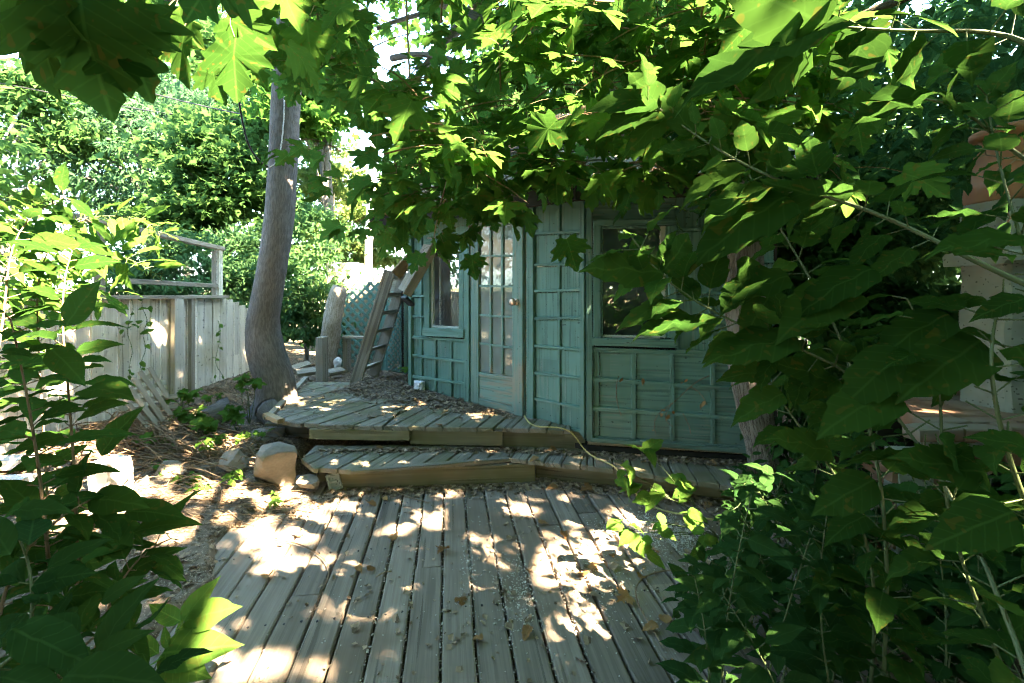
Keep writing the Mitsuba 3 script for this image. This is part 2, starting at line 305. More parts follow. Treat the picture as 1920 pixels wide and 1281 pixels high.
def planked(parent, poly, ang, width, z0, z1, mat, start=0.0, fan=None, gap=0.008):
    """Boards of one direction, cut to the outline."""
    poly = Polygon(poly); cx, cy = poly.centroid.coords[0]
    g = V(math.sin(math.radians(ang)), math.cos(math.radians(ang))); a = V(g[1], -g[0])
    n = int(4 / width); out = []
    for k in range(-n, n):
        lo = k * width + start + gap / 2; hi = lo + width - gap
        o = V(cx, cy); s = Polygon([o + a * lo - g * 5, o + a * hi - g * 5, o + a * hi + g * 5, o + a * lo + g * 5]).intersection(poly)
        for q in getattr(s, 'geoms', [s]):
            if q.is_empty or q.area < 0.004: continue
            pts = np.array(q.convex_hull.simplify(0.004).exterior.coords)[:-1]
            end = g * U(-0.012, 0.012); dz = U(-0.004, 0.003)
            out.append(part(parent, 'plank', plate(pts + end, z0 + dz, z1 + dz, FLAT, grain=g, bevel=0.006, wob=0.0015), mat))
    return out

# lower step
Z1, Z2 = 0.175, 0.355
step = thing('lower_step', 'lowest grey wooden step before the shed, a loose trim strip along its edge', 'step')
planked(step, [G(565, 860, Z1)[:2], G(590, 877, Z1)[:2], G(655, 881, Z1)[:2], G(955, 859, Z1)[:2], G(955, 835, Z1)[:2], G(590, 835, Z1)[:2]], 20, 0.135, Z1 - 0.036, Z1, 'step_wood')
planked(step, [G(957, 859, Z1)[:2], G(1100, 873, Z1)[:2], G(1100, 842, Z1)[:2], G(957, 835, Z1)[:2]], 18, 0.135, Z1 - 0.036, Z1, 'step_wood')
planked(step, [G(1102, 873, Z1)[:2], G(1440, 919, Z1)[:2], G(1440, 846, Z1)[:2], G(1102, 842, Z1)[:2]], 8, 0.138, Z1 - 0.036, Z1, 'step_wood')
part(step, 'trim_strip', beam(G(659, 884, Z1 + 0.002), G(957, 861, Z1 + 0.004), 0.045, 0.022, seg=8, wob=0.0015), 'step_wood', 'pale loose trim strip')
def riser(parent, p0, p1, z0, z1, t, mat, name='riser'):
    p0, p1 = V(*p0[:2], (z0 + z1) / 2), V(*p1[:2], (z0 + z1) / 2)
    return part(parent, name, beam(p0, p1, t, z1 - z0, c=0.003, seg=6, wob=0.001), mat)
riser(step, G(618, 915, 0), G(1003, 901, 0), -0.03, Z1 - 0.04, 0.04, 'riser_wood')
riser(step, G(1006, 893, 0), G(1420, 940, 0), -0.03, Z1 - 0.04, 0.035, 'riser_wood')
part(step, 'post', beam(G(606, 900, 0.0) + V(0, 0, -0.05), G(606, 900, 0.0) + V(0, 0, Z1 - 0.04), 0.07, 0.07, up=V(0, 1, 0)), 'step_wood')

# upper platform
plat = thing('upper_platform', 'grey wooden platform of slanting boards at the shed door, strewn with leaf litter', 'platform')
front = [G(x, y, Z2)[:2] for x, y in ((508, 784), (534, 790), (580, 795), (718, 798), (978, 803), (1070, 806))]
left_poly = [front[0], front[1], front[2], front[3], V(-0.95, 5.55), V(-2.5, 5.55)]
planked(plat, left_poly, 26, 0.142, Z2 - 0.036, Z2, 'step_wood')
planked(plat, [front[3] + V(0.012, 0), front[4], front[5], V(0.5, 3.96), V(-0.92, 5.2)], 18, 0.138, Z2 - 0.036, Z2, 'step_wood')
for (xa, xb, yb) in ((577, 766, 826), (768, 942, 836), (944, 1098, 843)):
    ya = 802; A, C = G(xa, ya + 3, Z2 - 0.03), G(xb, ya + 6, Z2 - 0.03)
    zb = H - (yb - CY) / F * A[1]
    riser(plat, A + V(0, 0.05, 0), C + V(0, 0.05 - 0.02 * (xb > 1000), 0), zb, Z2 - 0.038, 0.04, 'riser_wood', 'riser')
part(plat, 'edge_strip', beam(G(500, 784, Z2 + 0.012), P(574, 708, 5.5), 0.055, 0.025, seg=6, wob=0.001), 'grey_wood', 'loose pale batten along the left edge')
part(plat, 'joist', merge([beam(V(-2.3, y, 0.17), V(0.3 - 0.55 * (y - 4), y, 0.17), 0.05, 0.14) for y in (4.25, 4.7, 5.2)]), 'step_wood', stuff=True)
part(plat, 'edge_block', beam(G(499, 778, Z2 + 0.02), G(527, 790, Z2 + 0.02), 0.06, 0.04), 'raw_wood')

# ------------------------------------------------------------------ the shed
CORNER = V(0.606, 3.69)
class Wall:
    def __init__(s, o, ang):
        s.o = V(*o, 0); s.u = V(math.cos(math.radians(ang)), math.sin(math.radians(ang)), 0); s.n = V(s.u[1], -s.u[0], 0)
        if s.n[1] > 0: s.n = -s.n
        s.frame = (s.o, s.u, V(0, 0, 1), s.n)
    def hit(s, px, py, off=0.0):
        r = V((px - CX) / F, 1, -(py - CY) / F); o = V(0, 0, H)
        t = ((s.o + s.n * off - o) @ s.n) / (r @ s.n); p = o + r * t
        return V((p - s.o) @ s.u, p[2])
    def quad(s, q, off0, off1, grain, bevel=0.003, wob=0.0006):
        return plate([s.hit(x, y) for x, y in q], off0, off1, s.frame, grain, bevel, wob)
WL = Wall(CORNER, -38.5); WR = Wall(CORNER, -10.5)
shed = thing('garden_shed', 'weathered teal wooden garden shed with battened walls, two windows and a glazed door', 'shed')

def lerp_row(row, xs, x): return row[0] + (row[1] - row[0]) * (x - xs[0]) / (xs[-1] - xs[0])
def grid(w, wall, xs, rows, bw=5.0, bh=5.0, gap=0.9, panel=0.004, proud=0.022, skip=(), edge=True, mat='teal_paint', panel_grain=(0, 1)):
    """Panels in the cells of a grid of battens; xs and rows are the battens' lines, in the photograph's pixels on the wall's plane."""
    for r in range(len(rows) - 1):
        for c in range(len(xs) - 1):
            if (r, c) in skip: continue
            g1, g2 = (bw / 2 if c else 0) + gap, bh / 2 + gap                         # the board stops short of the batten: an open joint
            q = [(xs[c] + g1, lerp_row(rows[r], xs, xs[c] + g1) + g2), (xs[c + 1], lerp_row(rows[r], xs, xs[c + 1]) + g2), (xs[c + 1], lerp_row(rows[r + 1], xs, xs[c + 1])), (xs[c] + g1, lerp_row(rows[r + 1], xs, xs[c] + g1))]
            part(wall, 'panel', w.quad(q, -0.012, panel + U(-0.002, 0.002), panel_grain, 0.0015, 0), mat)
    for r, row in enumerate(rows):
        if not edge and r in (0,): continue
        x0, x1 = xs[0], xs[-1]
        part(wall, 'batten', w.quad([(x0, row[0] - bh / 2), (x1, row[1] - bh / 2), (x1, row[1] + bh / 2), (x0, row[0] + bh / 2)], -0.010, proud + U(0, 0.002), (1, 0)), mat)
    for x in xs[1:-1]:
        for r in range(len(rows) - 1):
            y0, y1 = lerp_row(rows[r], xs, x) + bh / 2, lerp_row(rows[r + 1], xs, x) - bh / 2
            part(wall, 'batten', w.quad([(x - bw / 2, y0), (x + bw / 2, y0), (x + bw / 2, y1), (x - bw / 2, y1)], -0.008, proud - 0.004 + U(-0.001, 0.001), (0, 1)), mat)
def strip(w, wall, x0, x1, yt, yb, off=0.034, name='batten', mat='teal_paint', grain=(0, 1), off0=-0.015, label=None):
    """yt, yb: (left, right) heights of its ends."""
    return part(wall, name, w.quad([(x0, yt[0]), (x1, yt[1]), (x1, yb[1]), (x0, yb[0])], off0, off, grain), mat, label)

lw = shed + '__left_wall'; rw = shed + '__right_wall'; pw = shed + '__middle_wall'
# left section: battens round the narrow window
put(lw, WL.quad([(770.5, 402), (776, 401), (776, 742), (770.5, 740)], -0.05, 0.040, (0, 1)), 'teal_paint')
grid(WL, lw, [775.5, 791.5, 802.5], [(402, 400), (438, 436), (477, 476), (516, 515), (555.4, 555.4), (593, 594.5), (631, 633)], bw=3.4, bh=4.2, proud=0.026)
grid(WL, lw, [775.5, 791.5, 818, 847.5, 876], [(632, 638.5), (666, 678.5), (705, 719), (737, 757)], bw=3.8, bh=5.2, proud=0.027)
strip(WL, lw, 802.5, 876, (400, 392), (452, 449), 0.010, 'panel')
strip(WL, lw, 875.5, 885, (391, 389), (757, 760), 0.045)
strip(WL, lw, 773, 1100, (398, 352), (412, 368), 0.050, 'top_plate', grain=(1, 0))
win = shed + '__window'
put(win, WL.quad([(801, 450), (875.5, 447), (875.5, 456), (801, 459)], -0.02, 0.048, (1, 0)), 'teal_paint'); numbered(win)
for x0, x1, nm in ((801, 811, 'jamb'), (866, 875.5, 'jamb')): strip(WL, win, x0, x1, (459, 457), (619, 622), 0.046, nm)
strip(WL, win, 799.5, 876.5, (614, 617), (629, 633), 0.060, 'sill', grain=(1, 0))
for x0, x1 in ((811, 813.5), (863, 866)): strip(WL, win, x0, x1, (459, 457), (614, 617), 0.022, 'sash', 'cream_paint')
strip(WL, win, 813.5, 863, (459, 458), (463, 462), 0.022, 'sash', 'cream_paint'); strip(WL, win, 813.5, 863, (610, 612.5), (614, 616.5), 0.022, 'sash', 'cream_paint')
strip(WL, win, 821, 823.5, (463, 463), (610, 610), -0.018, 'curtain_edge', 'cream_paint', off0=-0.03)
part(win, 'pane', WL.quad([(813, 462), (863.5, 461), (863.5, 613), (813, 610)], 0.0, 0.002, (0, 1), 0.0004, 0), 'clear_glass')

# the door
WD = Wall((CORNER - 0 * WL.u[:2]) + WL.n[:2] * 0.006, -38.5)
door = shed + '__door'
put(door, WD.quad([(886, 400), (900.5, 398), (900.5, 760), (886, 755.5)], -0.02, 0.028, (0, 1)), 'door_paint'); numbered(door)
def dl(y0, y1): return (y0, y1)
strip(WD, door, 964, 983.5, (385, 382), (779, 785), 0.030, 'stile', 'door_paint', off0=-0.02, label='right stile with a flaking pale streak')
rows = [(424, 421), (480.5, 479.5), (536, 537.6), (591, 595), (643.5, 652.5), (697.5, 706.5)]
cols = [900.5, 921.5, 943.5, 964]
strip(WD, door, 900.5, 964, (398, 389), (424, 421), 0.027, 'rail', 'door_paint', (1, 0), off0=-0.02)
strip(WD, door, 900.5, 964, (697.5, 706.5), (704, 713.5), 0.030, 'rail', 'door_paint', (1, 0), off0=-0.02)
strip(WD, door, 900.5, 964, (704, 713.5), (745, 762), 0.016, 'kick_panel', 'door_paint', (1, 0), off0=-0.02)
strip(WD, door, 900.5, 964, (745, 762), (759.5, 779), 0.027, 'rail', 'door_paint', (1, 0), off0=-0.02)
for r in rows[1:-1]: strip(WD, door, 900.5, 964, (r[0] - 2, r[1] - 2), (r[0] + 2, r[1] + 2), 0.022, 'muntin', 'door_paint', (1, 0), off0=-0.012)
for r in range(5):
    for x in cols[1:-1]:
        y0, y1 = lerp_row(rows[r], cols, x), lerp_row(rows[r + 1], cols, x)
        strip(WD, door, x - 2, x + 2, (y0 + 2, y0 + 2), (y1 - 2, y1 - 2), 0.020, 'muntin', 'door_paint', off0=-0.010)
    for c in range(3):
        q = [(cols[c] + 0.5, lerp_row(rows[r], cols, cols[c]) + 0.5), (cols[c + 1] - 0.5, lerp_row(rows[r], cols, cols[c + 1]) + 0.5), (cols[c + 1] - 0.5, lerp_row(rows[r + 1], cols, cols[c + 1]) - 0.5), (cols[c] + 0.5, lerp_row(rows[r + 1], cols, cols[c]) - 0.5)]
        part(door, 'pane', WD.quad(q, 0.001, 0.003, (0, 1), 0.0004, 0.0008), 'dusty_glass')
kp = WD.o + WD.u * WD.hit(971, 566)[0] + V(0, 0, WD.hit(971, 566)[1])
part(door, 'knob', tube([kp + WD.n * o for o in (0.03, 0.036, 0.04, 0.06, 0.066, 0.078, 0.09, 0.098, 0.1)], [0.032, 0.032, 0.013, 0.013, 0.026, 0.034, 0.033, 0.022, 0.004], 14), 'brass')
strip(WL, lw, 985.5, 989, (383, 382), (787, 788), 0.0, 'door_jamb', 'raw_wood', off0=-0.06)

# middle section, right of the door
put(pw, WL.quad([(991, 380), (1004, 377), (1004, 794), (991, 789)], -0.03, 0.036, (0, 1)), 'teal_paint')
grid(WL, pw, [1004, 1049.5, 1091], [(380, 372), (438, 435.6), (497, 495), (546, 543.6), (597, 596), (648.3, 655.5), (698.6, 709), (747, 764), (790, 808)], bw=5.0, bh=5.4, proud=0.026)
strip(WL, pw, 1091, 1099.5, (368, 366), (810, 822), 0.038)
# right wall
put(rw, WR.quad([(1100, 352), (1111, 351), (1111, 826), (1100, 824)], -0.02, 0.040, (0, 1)), 'teal_paint')
grid(WR, rw, [1111, 1119, 1188, 1260, 1336, 1404, 1450], [(654.5, 668), (710, 734), (765, 788), (820, 843)], bw=8.5, bh=8.0, proud=0.023, panel_grain=(1, 0))
grid(WR, rw, [1266, 1332, 1404, 1450], [(352, 344), (431, 427), (492, 491), (549, 551), (604, 608), (657, 667)], bw=8, bh=6.0, proud=0.022)
strip(WR, rw, 1111, 1266, (352, 347), (416, 415), 0.010, 'panel', grain=(1, 0))
strip(WR, rw, 1100, 1450, (340, 324), (356, 342), 0.052, 'top_plate', grain=(1, 0))
strip(WR, rw, 1109, 1450, (817, 842), (825, 850), 0.055, 'skirting', grain=(1, 0))
strip(WR, rw, 1102, 1450, (826, 851), (860, 890), -0.03, 'sill_beam', 'raw_wood', (1, 0), off0=-0.12)
win2 = shed + '__window_001'; numbered(win)
put(win2, WR.quad([(1112, 414), (1267, 412.5), (1267, 423), (1112, 425)], -0.02, 0.050, (1, 0)), 'teal_paint')
for x0, x1 in ((1112, 1126), (1252, 1266.5)): strip(WR, win2, x0, x1, (425, 423), (633, 635), 0.048, 'jamb')
strip(WR, win2, 1110.5, 1268, (632, 636), (646, 651), 0.066, 'sill', grain=(1, 0))
strip(WR, win2, 1237, 1247, (425, 424), (632, 634), 0.026, 'sash', 'cream_paint'); strip(WR, win2, 1126, 1130, (425, 425), (632, 632), 0.026, 'sash')
strip(WR, win2, 1247, 1252, (425, 424), (632, 634), 0.020, 'sash'); strip(WR, win2, 1130, 1237, (425, 424), (429, 428), 0.026, 'sash'); strip(WR, win2, 1130, 1237, (627, 630), (632, 635), 0.026, 'sash', 'cream_paint')
strip(WR, win2, 1170, 1208, (628.5, 629.5), (632, 633), 0.050, 'handle', 'cream_paint', (1, 0), off0=0.02)
part(win2, 'pane', WR.quad([(1129, 427), (1238, 426), (1238, 630), (1129, 628)], 0.0, 0.003, (0, 1), 0.0004, 0), 'clear_glass')
# back and side walls, floor: what the panes look into
LC = WL.o + WL.u * WL.hit(771, 600)[0]; RC = WR.o + WR.u * WR.hit(1450, 600)[0]
BL, BR = V(-0.95, 7.6, 0), V(3.6, 7.4, 0)
inner = []
for A, C in ((LC, BL), (BL, BR), (BR, RC)):
    d = unit(C - A); inner.append(beam(A + V(0, 0, 1.25), C + V(0, 0, 1.25), 0.05, 2.1))
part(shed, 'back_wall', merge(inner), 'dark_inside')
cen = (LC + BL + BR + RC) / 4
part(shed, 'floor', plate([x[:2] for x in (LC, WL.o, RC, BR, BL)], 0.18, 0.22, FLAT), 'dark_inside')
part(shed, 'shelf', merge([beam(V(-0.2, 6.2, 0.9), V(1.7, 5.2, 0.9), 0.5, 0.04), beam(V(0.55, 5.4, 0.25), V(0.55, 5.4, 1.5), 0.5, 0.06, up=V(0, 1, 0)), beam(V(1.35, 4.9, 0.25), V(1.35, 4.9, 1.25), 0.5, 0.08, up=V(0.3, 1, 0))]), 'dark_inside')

# roof: deck, fascia, curling shingles
EZ = 2.30
e0 = LC + WL.n * 0.28 - WL.u * 0.35; e2 = RC + WR.n * 0.28 + WR.u * 0.3
def meet(p, u, q, w):
    m = np.array([[u[0], -w[0]], [u[1], -w[1]]]); t = np.linalg.solve(m, (q - p)[:2]); return p + u * t[0]
e1 = meet(e0, WL.u, e2, WR.u)
e0, e1, e2 = (V(*x[:2], EZ) for x in (e0, e1, e2)); a0, a1, a2 = V(-0.25, 7.3, 3.75), V(0.9, 6.1, 3.85), V(3.2, 5.9, 3.85)
facets = [(e0, e1, a1, a0), (e1, e2, a2, a1)]
roof = shed + '__roof'
def facet_mesh(q, t):
    q = np.array(q); n = unit(np.cross(q[1] - q[0], q[3] - q[0])); v = np.vstack([q - n * t, q]); f = [[0, 2, 1], [0, 3, 2], [4, 5, 6], [4, 6, 7]]
    for k in range(4): m = (k + 1) % 4; f += [[k, m, m + 4], [k, m + 4, k + 4]]
    return ((v, np.array(f)), v[:, :2] * 1.0, False)
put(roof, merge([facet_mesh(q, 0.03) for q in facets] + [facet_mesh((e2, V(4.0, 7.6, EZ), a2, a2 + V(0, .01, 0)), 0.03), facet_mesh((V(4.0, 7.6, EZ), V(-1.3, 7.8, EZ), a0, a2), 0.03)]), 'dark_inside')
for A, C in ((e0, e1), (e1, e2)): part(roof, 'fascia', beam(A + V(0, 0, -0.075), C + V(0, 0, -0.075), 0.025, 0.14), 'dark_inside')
for q, w in zip(facets, (WL, WR)):
    for s_ in np.arange(0.2, np.linalg.norm(q[1] - q[0]), 0.6):
        p = q[0] + unit(q[1] - q[0]) * s_; part(roof, 'rafter', beam(p + V(0, 0, -0.06), p - w.n * 0.5 + V(0, 0, 0.13), 0.045, 0.09), 'grey_wood')
rest = []; made = 0
for row in range(17):
    for q in facets:
        b = row / 17.0; A, C = q[0] + (q[3] - q[0]) * b, q[1] + (q[2] - q[1]) * b
        n = unit(np.cross(q[1] - q[0], q[3] - q[0])); up = unit((q[3] + q[2] - q[0] - q[1])); x = 0.0; L = np.linalg.norm(C - A); d = unit(C - A)
        while x < L - 0.08:
            w_ = U(0.10, 0.24); curl = abs(rng.normal(0, 0.02)) + (0.10 if rng.random() < 0.10 else 0)
            p = A + d * (x + w_ / 2) - up * 0.05 + n * (0.018 + curl)
            m = prism([p, p + up * 0.17 + n * (-curl * 0.8), p + up * 0.32 + n * (-curl - 0.008)], rect(w_ - 0.006, 0.011, 0.002), side=d)
            if made < 300 and row < 11: part(roof, 'shingle', m, 'grey_wood'); made += 1
            else: rest.append(m)
            x += w_
part(roof, 'shingle_field', merge(rest), 'grey_wood', stuff=True)

# small things on the shed
def stub(parent, m, mat, name): return part(parent, name, m, mat)
ob = thing('outlet_box', 'small white electrical outlet box low on the left wall of the shed', 'outlet box')
q = [(785, 712), (800.5, 714), (800.5, 731), (785, 729)]
put(ob + '__housing', WL.quad(q, 0.030, 0.075, (0, 1), 0.008, 0), 'white_plastic')
part(ob, 'cover', WL.quad([(787, 714.5), (798, 716), (798, 723), (787, 721.5)], 0.076, 0.086, (0, 1), 0.004, 0), 'white_plastic')
part(ob, 'cover', WL.quad([(787, 723.5), (798, 725), (798, 729.5), (787, 728)], 0.076, 0.084, (0, 1), 0.004, 0), 'white_plastic')
# ------------------------------------------------------------------ fence along the left side
FX = -3.77
def FP(px, py): d = F * FX / (px - CX); return P(px, py, d)                # a point on the fence's plane
fence = thing('board_fence', 'whitewashed vertical board fence standing along the left of the yard', 'fence')
y = 3.0; nb = 0
while y < 6.75:
    w = U(0.125, 0.15); top = 1.40 - 0.03 * (y - 4.5) + U(-0.015, 0.015)
    if y > 6.05: top -= (y - 6.0) * 0.32
    bx = FX - 0.02 + U(-0.004, 0.004)
    part(fence, 'board', prism([V(bx, y + w / 2, 0.10), V(bx + U(-0.004, 0.004), y + w / 2 + U(-0.005, 0.005), top)], rect(w - U(0.004, 0.012), 0.020), side=V(0, 1, 0), seg=5, wob=0.0006), 'fence_wood')
    y += w
a, b = FP(325, 700), FP(354, 700)
part(fence, 'post', beam(V(FX + 0.045, a[1], 0.15), V(FX + 0.045, a[1], 1.39), 0.14, 0.05, up=V(1, 0, 0)), 'fence_wood', 'wide flat fence post')
part(fence, 'post', beam(V(FX + 0.03, b[1], 0.15), V(FX + 0.03, b[1], 1.42), 0.06, 0.05, up=V(1, 0, 0)), 'grey_wood', 'narrow grey fence post')
part(fence, 'cap_rail', beam(V(FX + 0.02, 3.4, 1.425), V(FX + 0.02, 5.95, 1.385), 0.11, 0.04, seg=8, wob=0.0015), 'grey_wood')
rail = thing('railing', 'open wooden railing standing on top of the white fence', 'railing')
e = FP(410, 467)
part(rail, 'post', beam(V(FX, e[1], 1.40), V(FX, e[1], 2.0), 0.085, 0.06, up=V(1, 0, 0)), 'fence_wood')
part(rail, 'post', beam(V(FX, e[1] - 0.09, 1.40), V(FX, e[1] - 0.09, 1.97), 0.03, 0.05, up=V(1, 0, 0)), 'grey_wood')
g = FP(187, 440); part(rail, 'post', beam(V(FX, g[1], 1.44), V(FX, g[1], 2.12), 0.06, 0.06, up=V(1, 0, 0)), 'grey_wood')
part(rail, 'top_rail', beam(FP(140, 405), V(FX, e[1] + 0.06, 2.01), 0.09, 0.05, seg=6, wob=0.001), 'grey_wood')
part(rail, 'lower_rail', beam(FP(236, 527), FP(408, 536), 0.05, 0.05, seg=4, wob=0.001), 'grey_wood')
# broken lattice against the fence
lat = thing('broken_trellis', 'broken piece of grey wooden lattice leaning against the white fence', 'trellis')
S6 = lambda x, y: (180 + x / 3.559, 600 + y / 3.559)
n_ = unit(V(0.75, -0.45, 0.45)); c_ = P(285, 750, 4.0)
def on_plane(px, py, c, n):
    r = V((px - CX) / F, 1, -(py - CY) / F); o = V(0, 0, H); return o + r * (((c - o) @ n) / (r @ n))
for (x0, y0, x1, y1) in ((355, 318, 478, 520), (290, 345, 500, 640), (248, 388, 470, 705), (218, 455, 425, 725), (188, 535, 360, 730)):
    A, C = on_plane(*S6(x0, y0), c_, n_), on_plane(*S6(x1, y1), c_, n_); part(lat, 'slat', beam(A + n_ * 0.008, C + n_ * 0.008, 0.040, 0.011, up=n_, c=0.002), 'grey_wood')
for (x0, y0, x1, y1) in ((245, 440, 395, 352), (225, 490, 470, 415), (215, 545, 545, 505), (225, 600, 545, 575), (255, 650, 545, 660), (300, 700, 520, 720)):
    A, C = on_plane(*S6(x0, y0), c_, n_), on_plane(*S6(x1, y1), c_, n_); part(lat, 'slat', beam(A - n_ * 0.008, C - n_ * 0.008, 0.040, 0.011, up=n_, c=0.002), 'grey_wood')

# ------------------------------------------------------------------ ladder, leaning boards, lattice, posts at the back
S8 = lambda x, y: (560 + x / 4.575, 440 + y / 4.575)
lad = thing('step_ladder_stair', 'steep grey wooden ladder stair standing on the platform left of the shed', 'ladder')
A0, A1 = P(666, 720, 5.5), P(731, 508, 5.5); off = V(0.06, 0.52, 0.0)
ldir = unit(A1 - A0); lup = unit(np.cross(V(0, 1, 0), ldir))
for o in (0, 1): part(lad, 'stringer', beam(A0 + off * o, A1 + off * o, 0.042, 0.135, up=lup, seg=8, wob=0.001), 'grey_wood')
for q in np.linspace(0.12, 0.95, 6):
    c0 = A0 + (A1 - A0) * q; part(lad, 'tread', prism([c0 + off * 0.05, c0 + off * 0.95], rect(0.13, 0.036, 0.004), up=V(-0.25, 0, 1)), 'grey_wood')
gut = thing('leaning_gutter', 'grey wooden trough of two long boards leaning on the left corner of the shed', 'gutter')
g0, g1 = P(753, 545, 4.75), P(840, 395, 4.9); gd = unit(g1 - g0); gs = unit(np.cross(gd, V(0, -1, 0)))
part(gut, 'board', beam(g0, g1, 0.12, 0.018, up=unit(V(-0.8, -1, 0.2)), seg=6, wob=0.001), 'grey_wood')
part(gut, 'board', beam(g0 + V(0.06, -0.03, -0.05), g1 + V(0.06, -0.03, -0.05), 0.10, 0.018, up=unit(V(0.9, -0.5, 0.6)), seg=6, wob=0.001), 'grey_wood')
part(gut, 'end_flap', beam(P(757, 557, 4.78), P(772, 572, 4.85), 0.10, 0.03), 'black_rubber', 'black flap at the lower end')
brd = thing('leaning_board', 'thick yellowish board leaning beside the grey trough at the top of the ladder', 'board')
put(brd, beam(P(742, 516, 5.2), P(796, 455, 5.3), 0.035, 0.14, up=unit(V(-0.5, -0.6, 0.5))), 'raw_wood')
def lattice(key, corners, sp, sw, mat, frame=None, angs=(45, -45)):
    """A lattice panel on a vertical plane: slats of two directions, cut to the outline (corner points, clockwise)."""
    c = np.array(corners); o = c[0]; ex = unit(V(*(c[1] - c[0])[:2], 0)); ez = V(0, 0, 1); nn = unit(np.cross(ex, ez))
    pl = Polygon([((x - o) @ ex, (x - o) @ ez) for x in c]); cx, cz = pl.centroid.coords[0]
    for lay, an in enumerate(angs):
        g = V(math.cos(math.radians(an)), math.sin(math.radians(an))); a = V(-g[1], g[0])
        for k in range(-30, 31):
            m = V(cx, cz) + a * k * sp; st = Polygon([m - a * sw / 2 - g * 3, m + a * sw / 2 - g * 3, m + a * sw / 2 + g * 3, m - a * sw / 2 + g * 3]).intersection(pl)
            if st.is_empty or st.area < 0.0012: continue
            q = np.array(st.convex_hull.simplify(0.002).exterior.coords)[:-1]
            if len(q) < 3: continue
            part(key, 'slat', plate(q, 0.010 * lay, 0.010 * lay + 0.0095, (o, ex, ez, nn), g, 0.0015), mat)
    if frame:
        for i_ in range(len(c)): part(key, 'frame', beam(c[i_], c[(i_ + 1) % len(c)], 0.03, frame, up=V(0, 0, 1) if i_ % 2 == 0 else ex), mat)
lt = thing('garden_lattice', 'pale green diagonal lattice behind the ladder, left of the narrower lattice gate', 'lattice')
lattice(lt, [P(628, 694, 6.9), P(724, 694, 6.8), P(724, 530, 6.8), P(690, 528, 6.85), P(632, 560, 6.9)], 0.098, 0.042, 'teal_paint')
gate = thing('lattice_gate', 'narrow teal framed lattice gate beside the left corner of the shed', 'gate')
lattice(gate, [P(724, 692, 6.2), P(753, 697, 6.1), P(753, 545, 6.1), P(724, 552, 6.2)], 0.052, 0.020, 'teal_paint', 0.035)
part(gate, 'side_board', beam(P(718, 694, 6.3), P(716, 560, 6.3), 0.085, 0.03, up=V(0, 1, 0)), 'teal_paint')
jam = thing('teal_door_jamb', 'upright teal boards between the lattice gate and the shed corner', 'door jamb')
put(jam + '__board', beam(P(762, 700, 5.9), P(762, 545, 5.9), 0.05, 0.08, up=V(0, 1, 0)), 'teal_paint'); numbered(jam + '__board')
part(jam, 'board', beam(P(768.5, 700, 5.8), P(768.5, 545, 5.8), 0.035, 0.06, up=V(0, 1, 0)), 'teal_paint')
part(jam, 'board', beam(P(756.5, 698, 6.0), P(756.5, 545, 6.0), 0.03, 0.1, up=V(0, 1, 0)), 'dark_inside', 'dark gap board')
backing = thing('back_hedge_board', 'dark weathered board screen behind the lattice', 'screen')
put(backing, beam(P(612, 612, 7.3), P(775, 612, 7.2), 0.02, 1.62), 'grey_wood')
log = thing('weathered_log', 'split grey weathered tree stump standing behind the short posts', 'stump')
put(log, tube([P(618, 712, 6.35), P(617, 680, 6.35), P(619, 630, 6.35), P(626, 585, 6.35), P(632, 552, 6.4), P(637, 538, 6.4)], [0.125, 0.125, 0.135, 0.13, 0.115, 0.09], 14, n=24, lump=0.3, seed=3), 'log_wood')
for (px, yt, yb, d, w, lb) in ((604, 632, 716, 5.7, 0.108, 'short square wooden post nearest the tree trunk, left of the stump'), (650.5, 634, 694, 6.45, 0.085, 'short wooden post under the low rail, between stump and ladder')):
    p = thing('short_post', lb, 'post'); put(p, beam(P(px, yb + 4, d), P(px - 0.5, yt, d), w, w, up=V(0.3, 1, 0)), 'grey_wood')
lr = thing('low_rail', 'short horizontal rail from the back post to the ladder', 'rail'); put(lr, beam(P(645, 632, 6.42), P(690, 633, 6.3), 0.09, 0.035), 'grey_wood')
for (a_, b_, lb) in ((P(556, 700, 5.75), P(597, 694, 5.9), 'long grey plank lying on the ground between tree trunk and post'), (P(612, 700, 5.85), P(642, 694, 6.1), 'short yellowed block lying right of the nearer short post'), (P(548, 692, 6.3), P(580, 682, 6.5), 'pale offcut board lying farthest back beside the trunk')):
    p = thing('loose_plank', lb, 'plank'); put(p, beam(a_, b_, 0.12, 0.05, up=V(0.1, -0.5, 1)), 'grey_wood')
bag = thing('plastic_bag', 'crumpled white plastic bag lying behind the short posts', 'bag')
m = stone(P(634, 684, 6.25), (0.075, 0.06, 0.10), 5); v = m[0][0]; v = v + 0.018 * (meshkit.fbm(v * 22, 2)[:, None] - 0.5) * V(1, 1, 1); put(bag, ((v, m[0][1]), 25), 'white_plastic')
wb = thing('white_wall_block', 'sunlit white block with a beige board behind the lattice panel', 'block')
put(wb + '__block', beam(P(618, 512, 8.2), P(676, 512, 8.2), 0.3, 0.36), 'white_paint')
part(wb, 'coping_board', beam(P(645, 526, 7.9), P(702, 524, 7.9), 0.2, 0.07), 'raw_wood')
pole = thing('white_pole', 'pale sunlit pole rising behind the ladder', 'pole')
put(pole, tube([P(692, 560, 8.0), P(694, 400, 8.0), P(702, 280, 8.0), P(706, 120, 8.0)], [0.075, 0.07, 0.068, 0.066], 12, n=12), 'white_paint')
sp = thing('edge_stick', 'thin pale stick lying against the back of the platform by the gate', 'stick')
put(sp, tube([P(728, 697, 5.9), P(748, 682, 5.95)], [0.012, 0.012], 6), 'grey_wood')

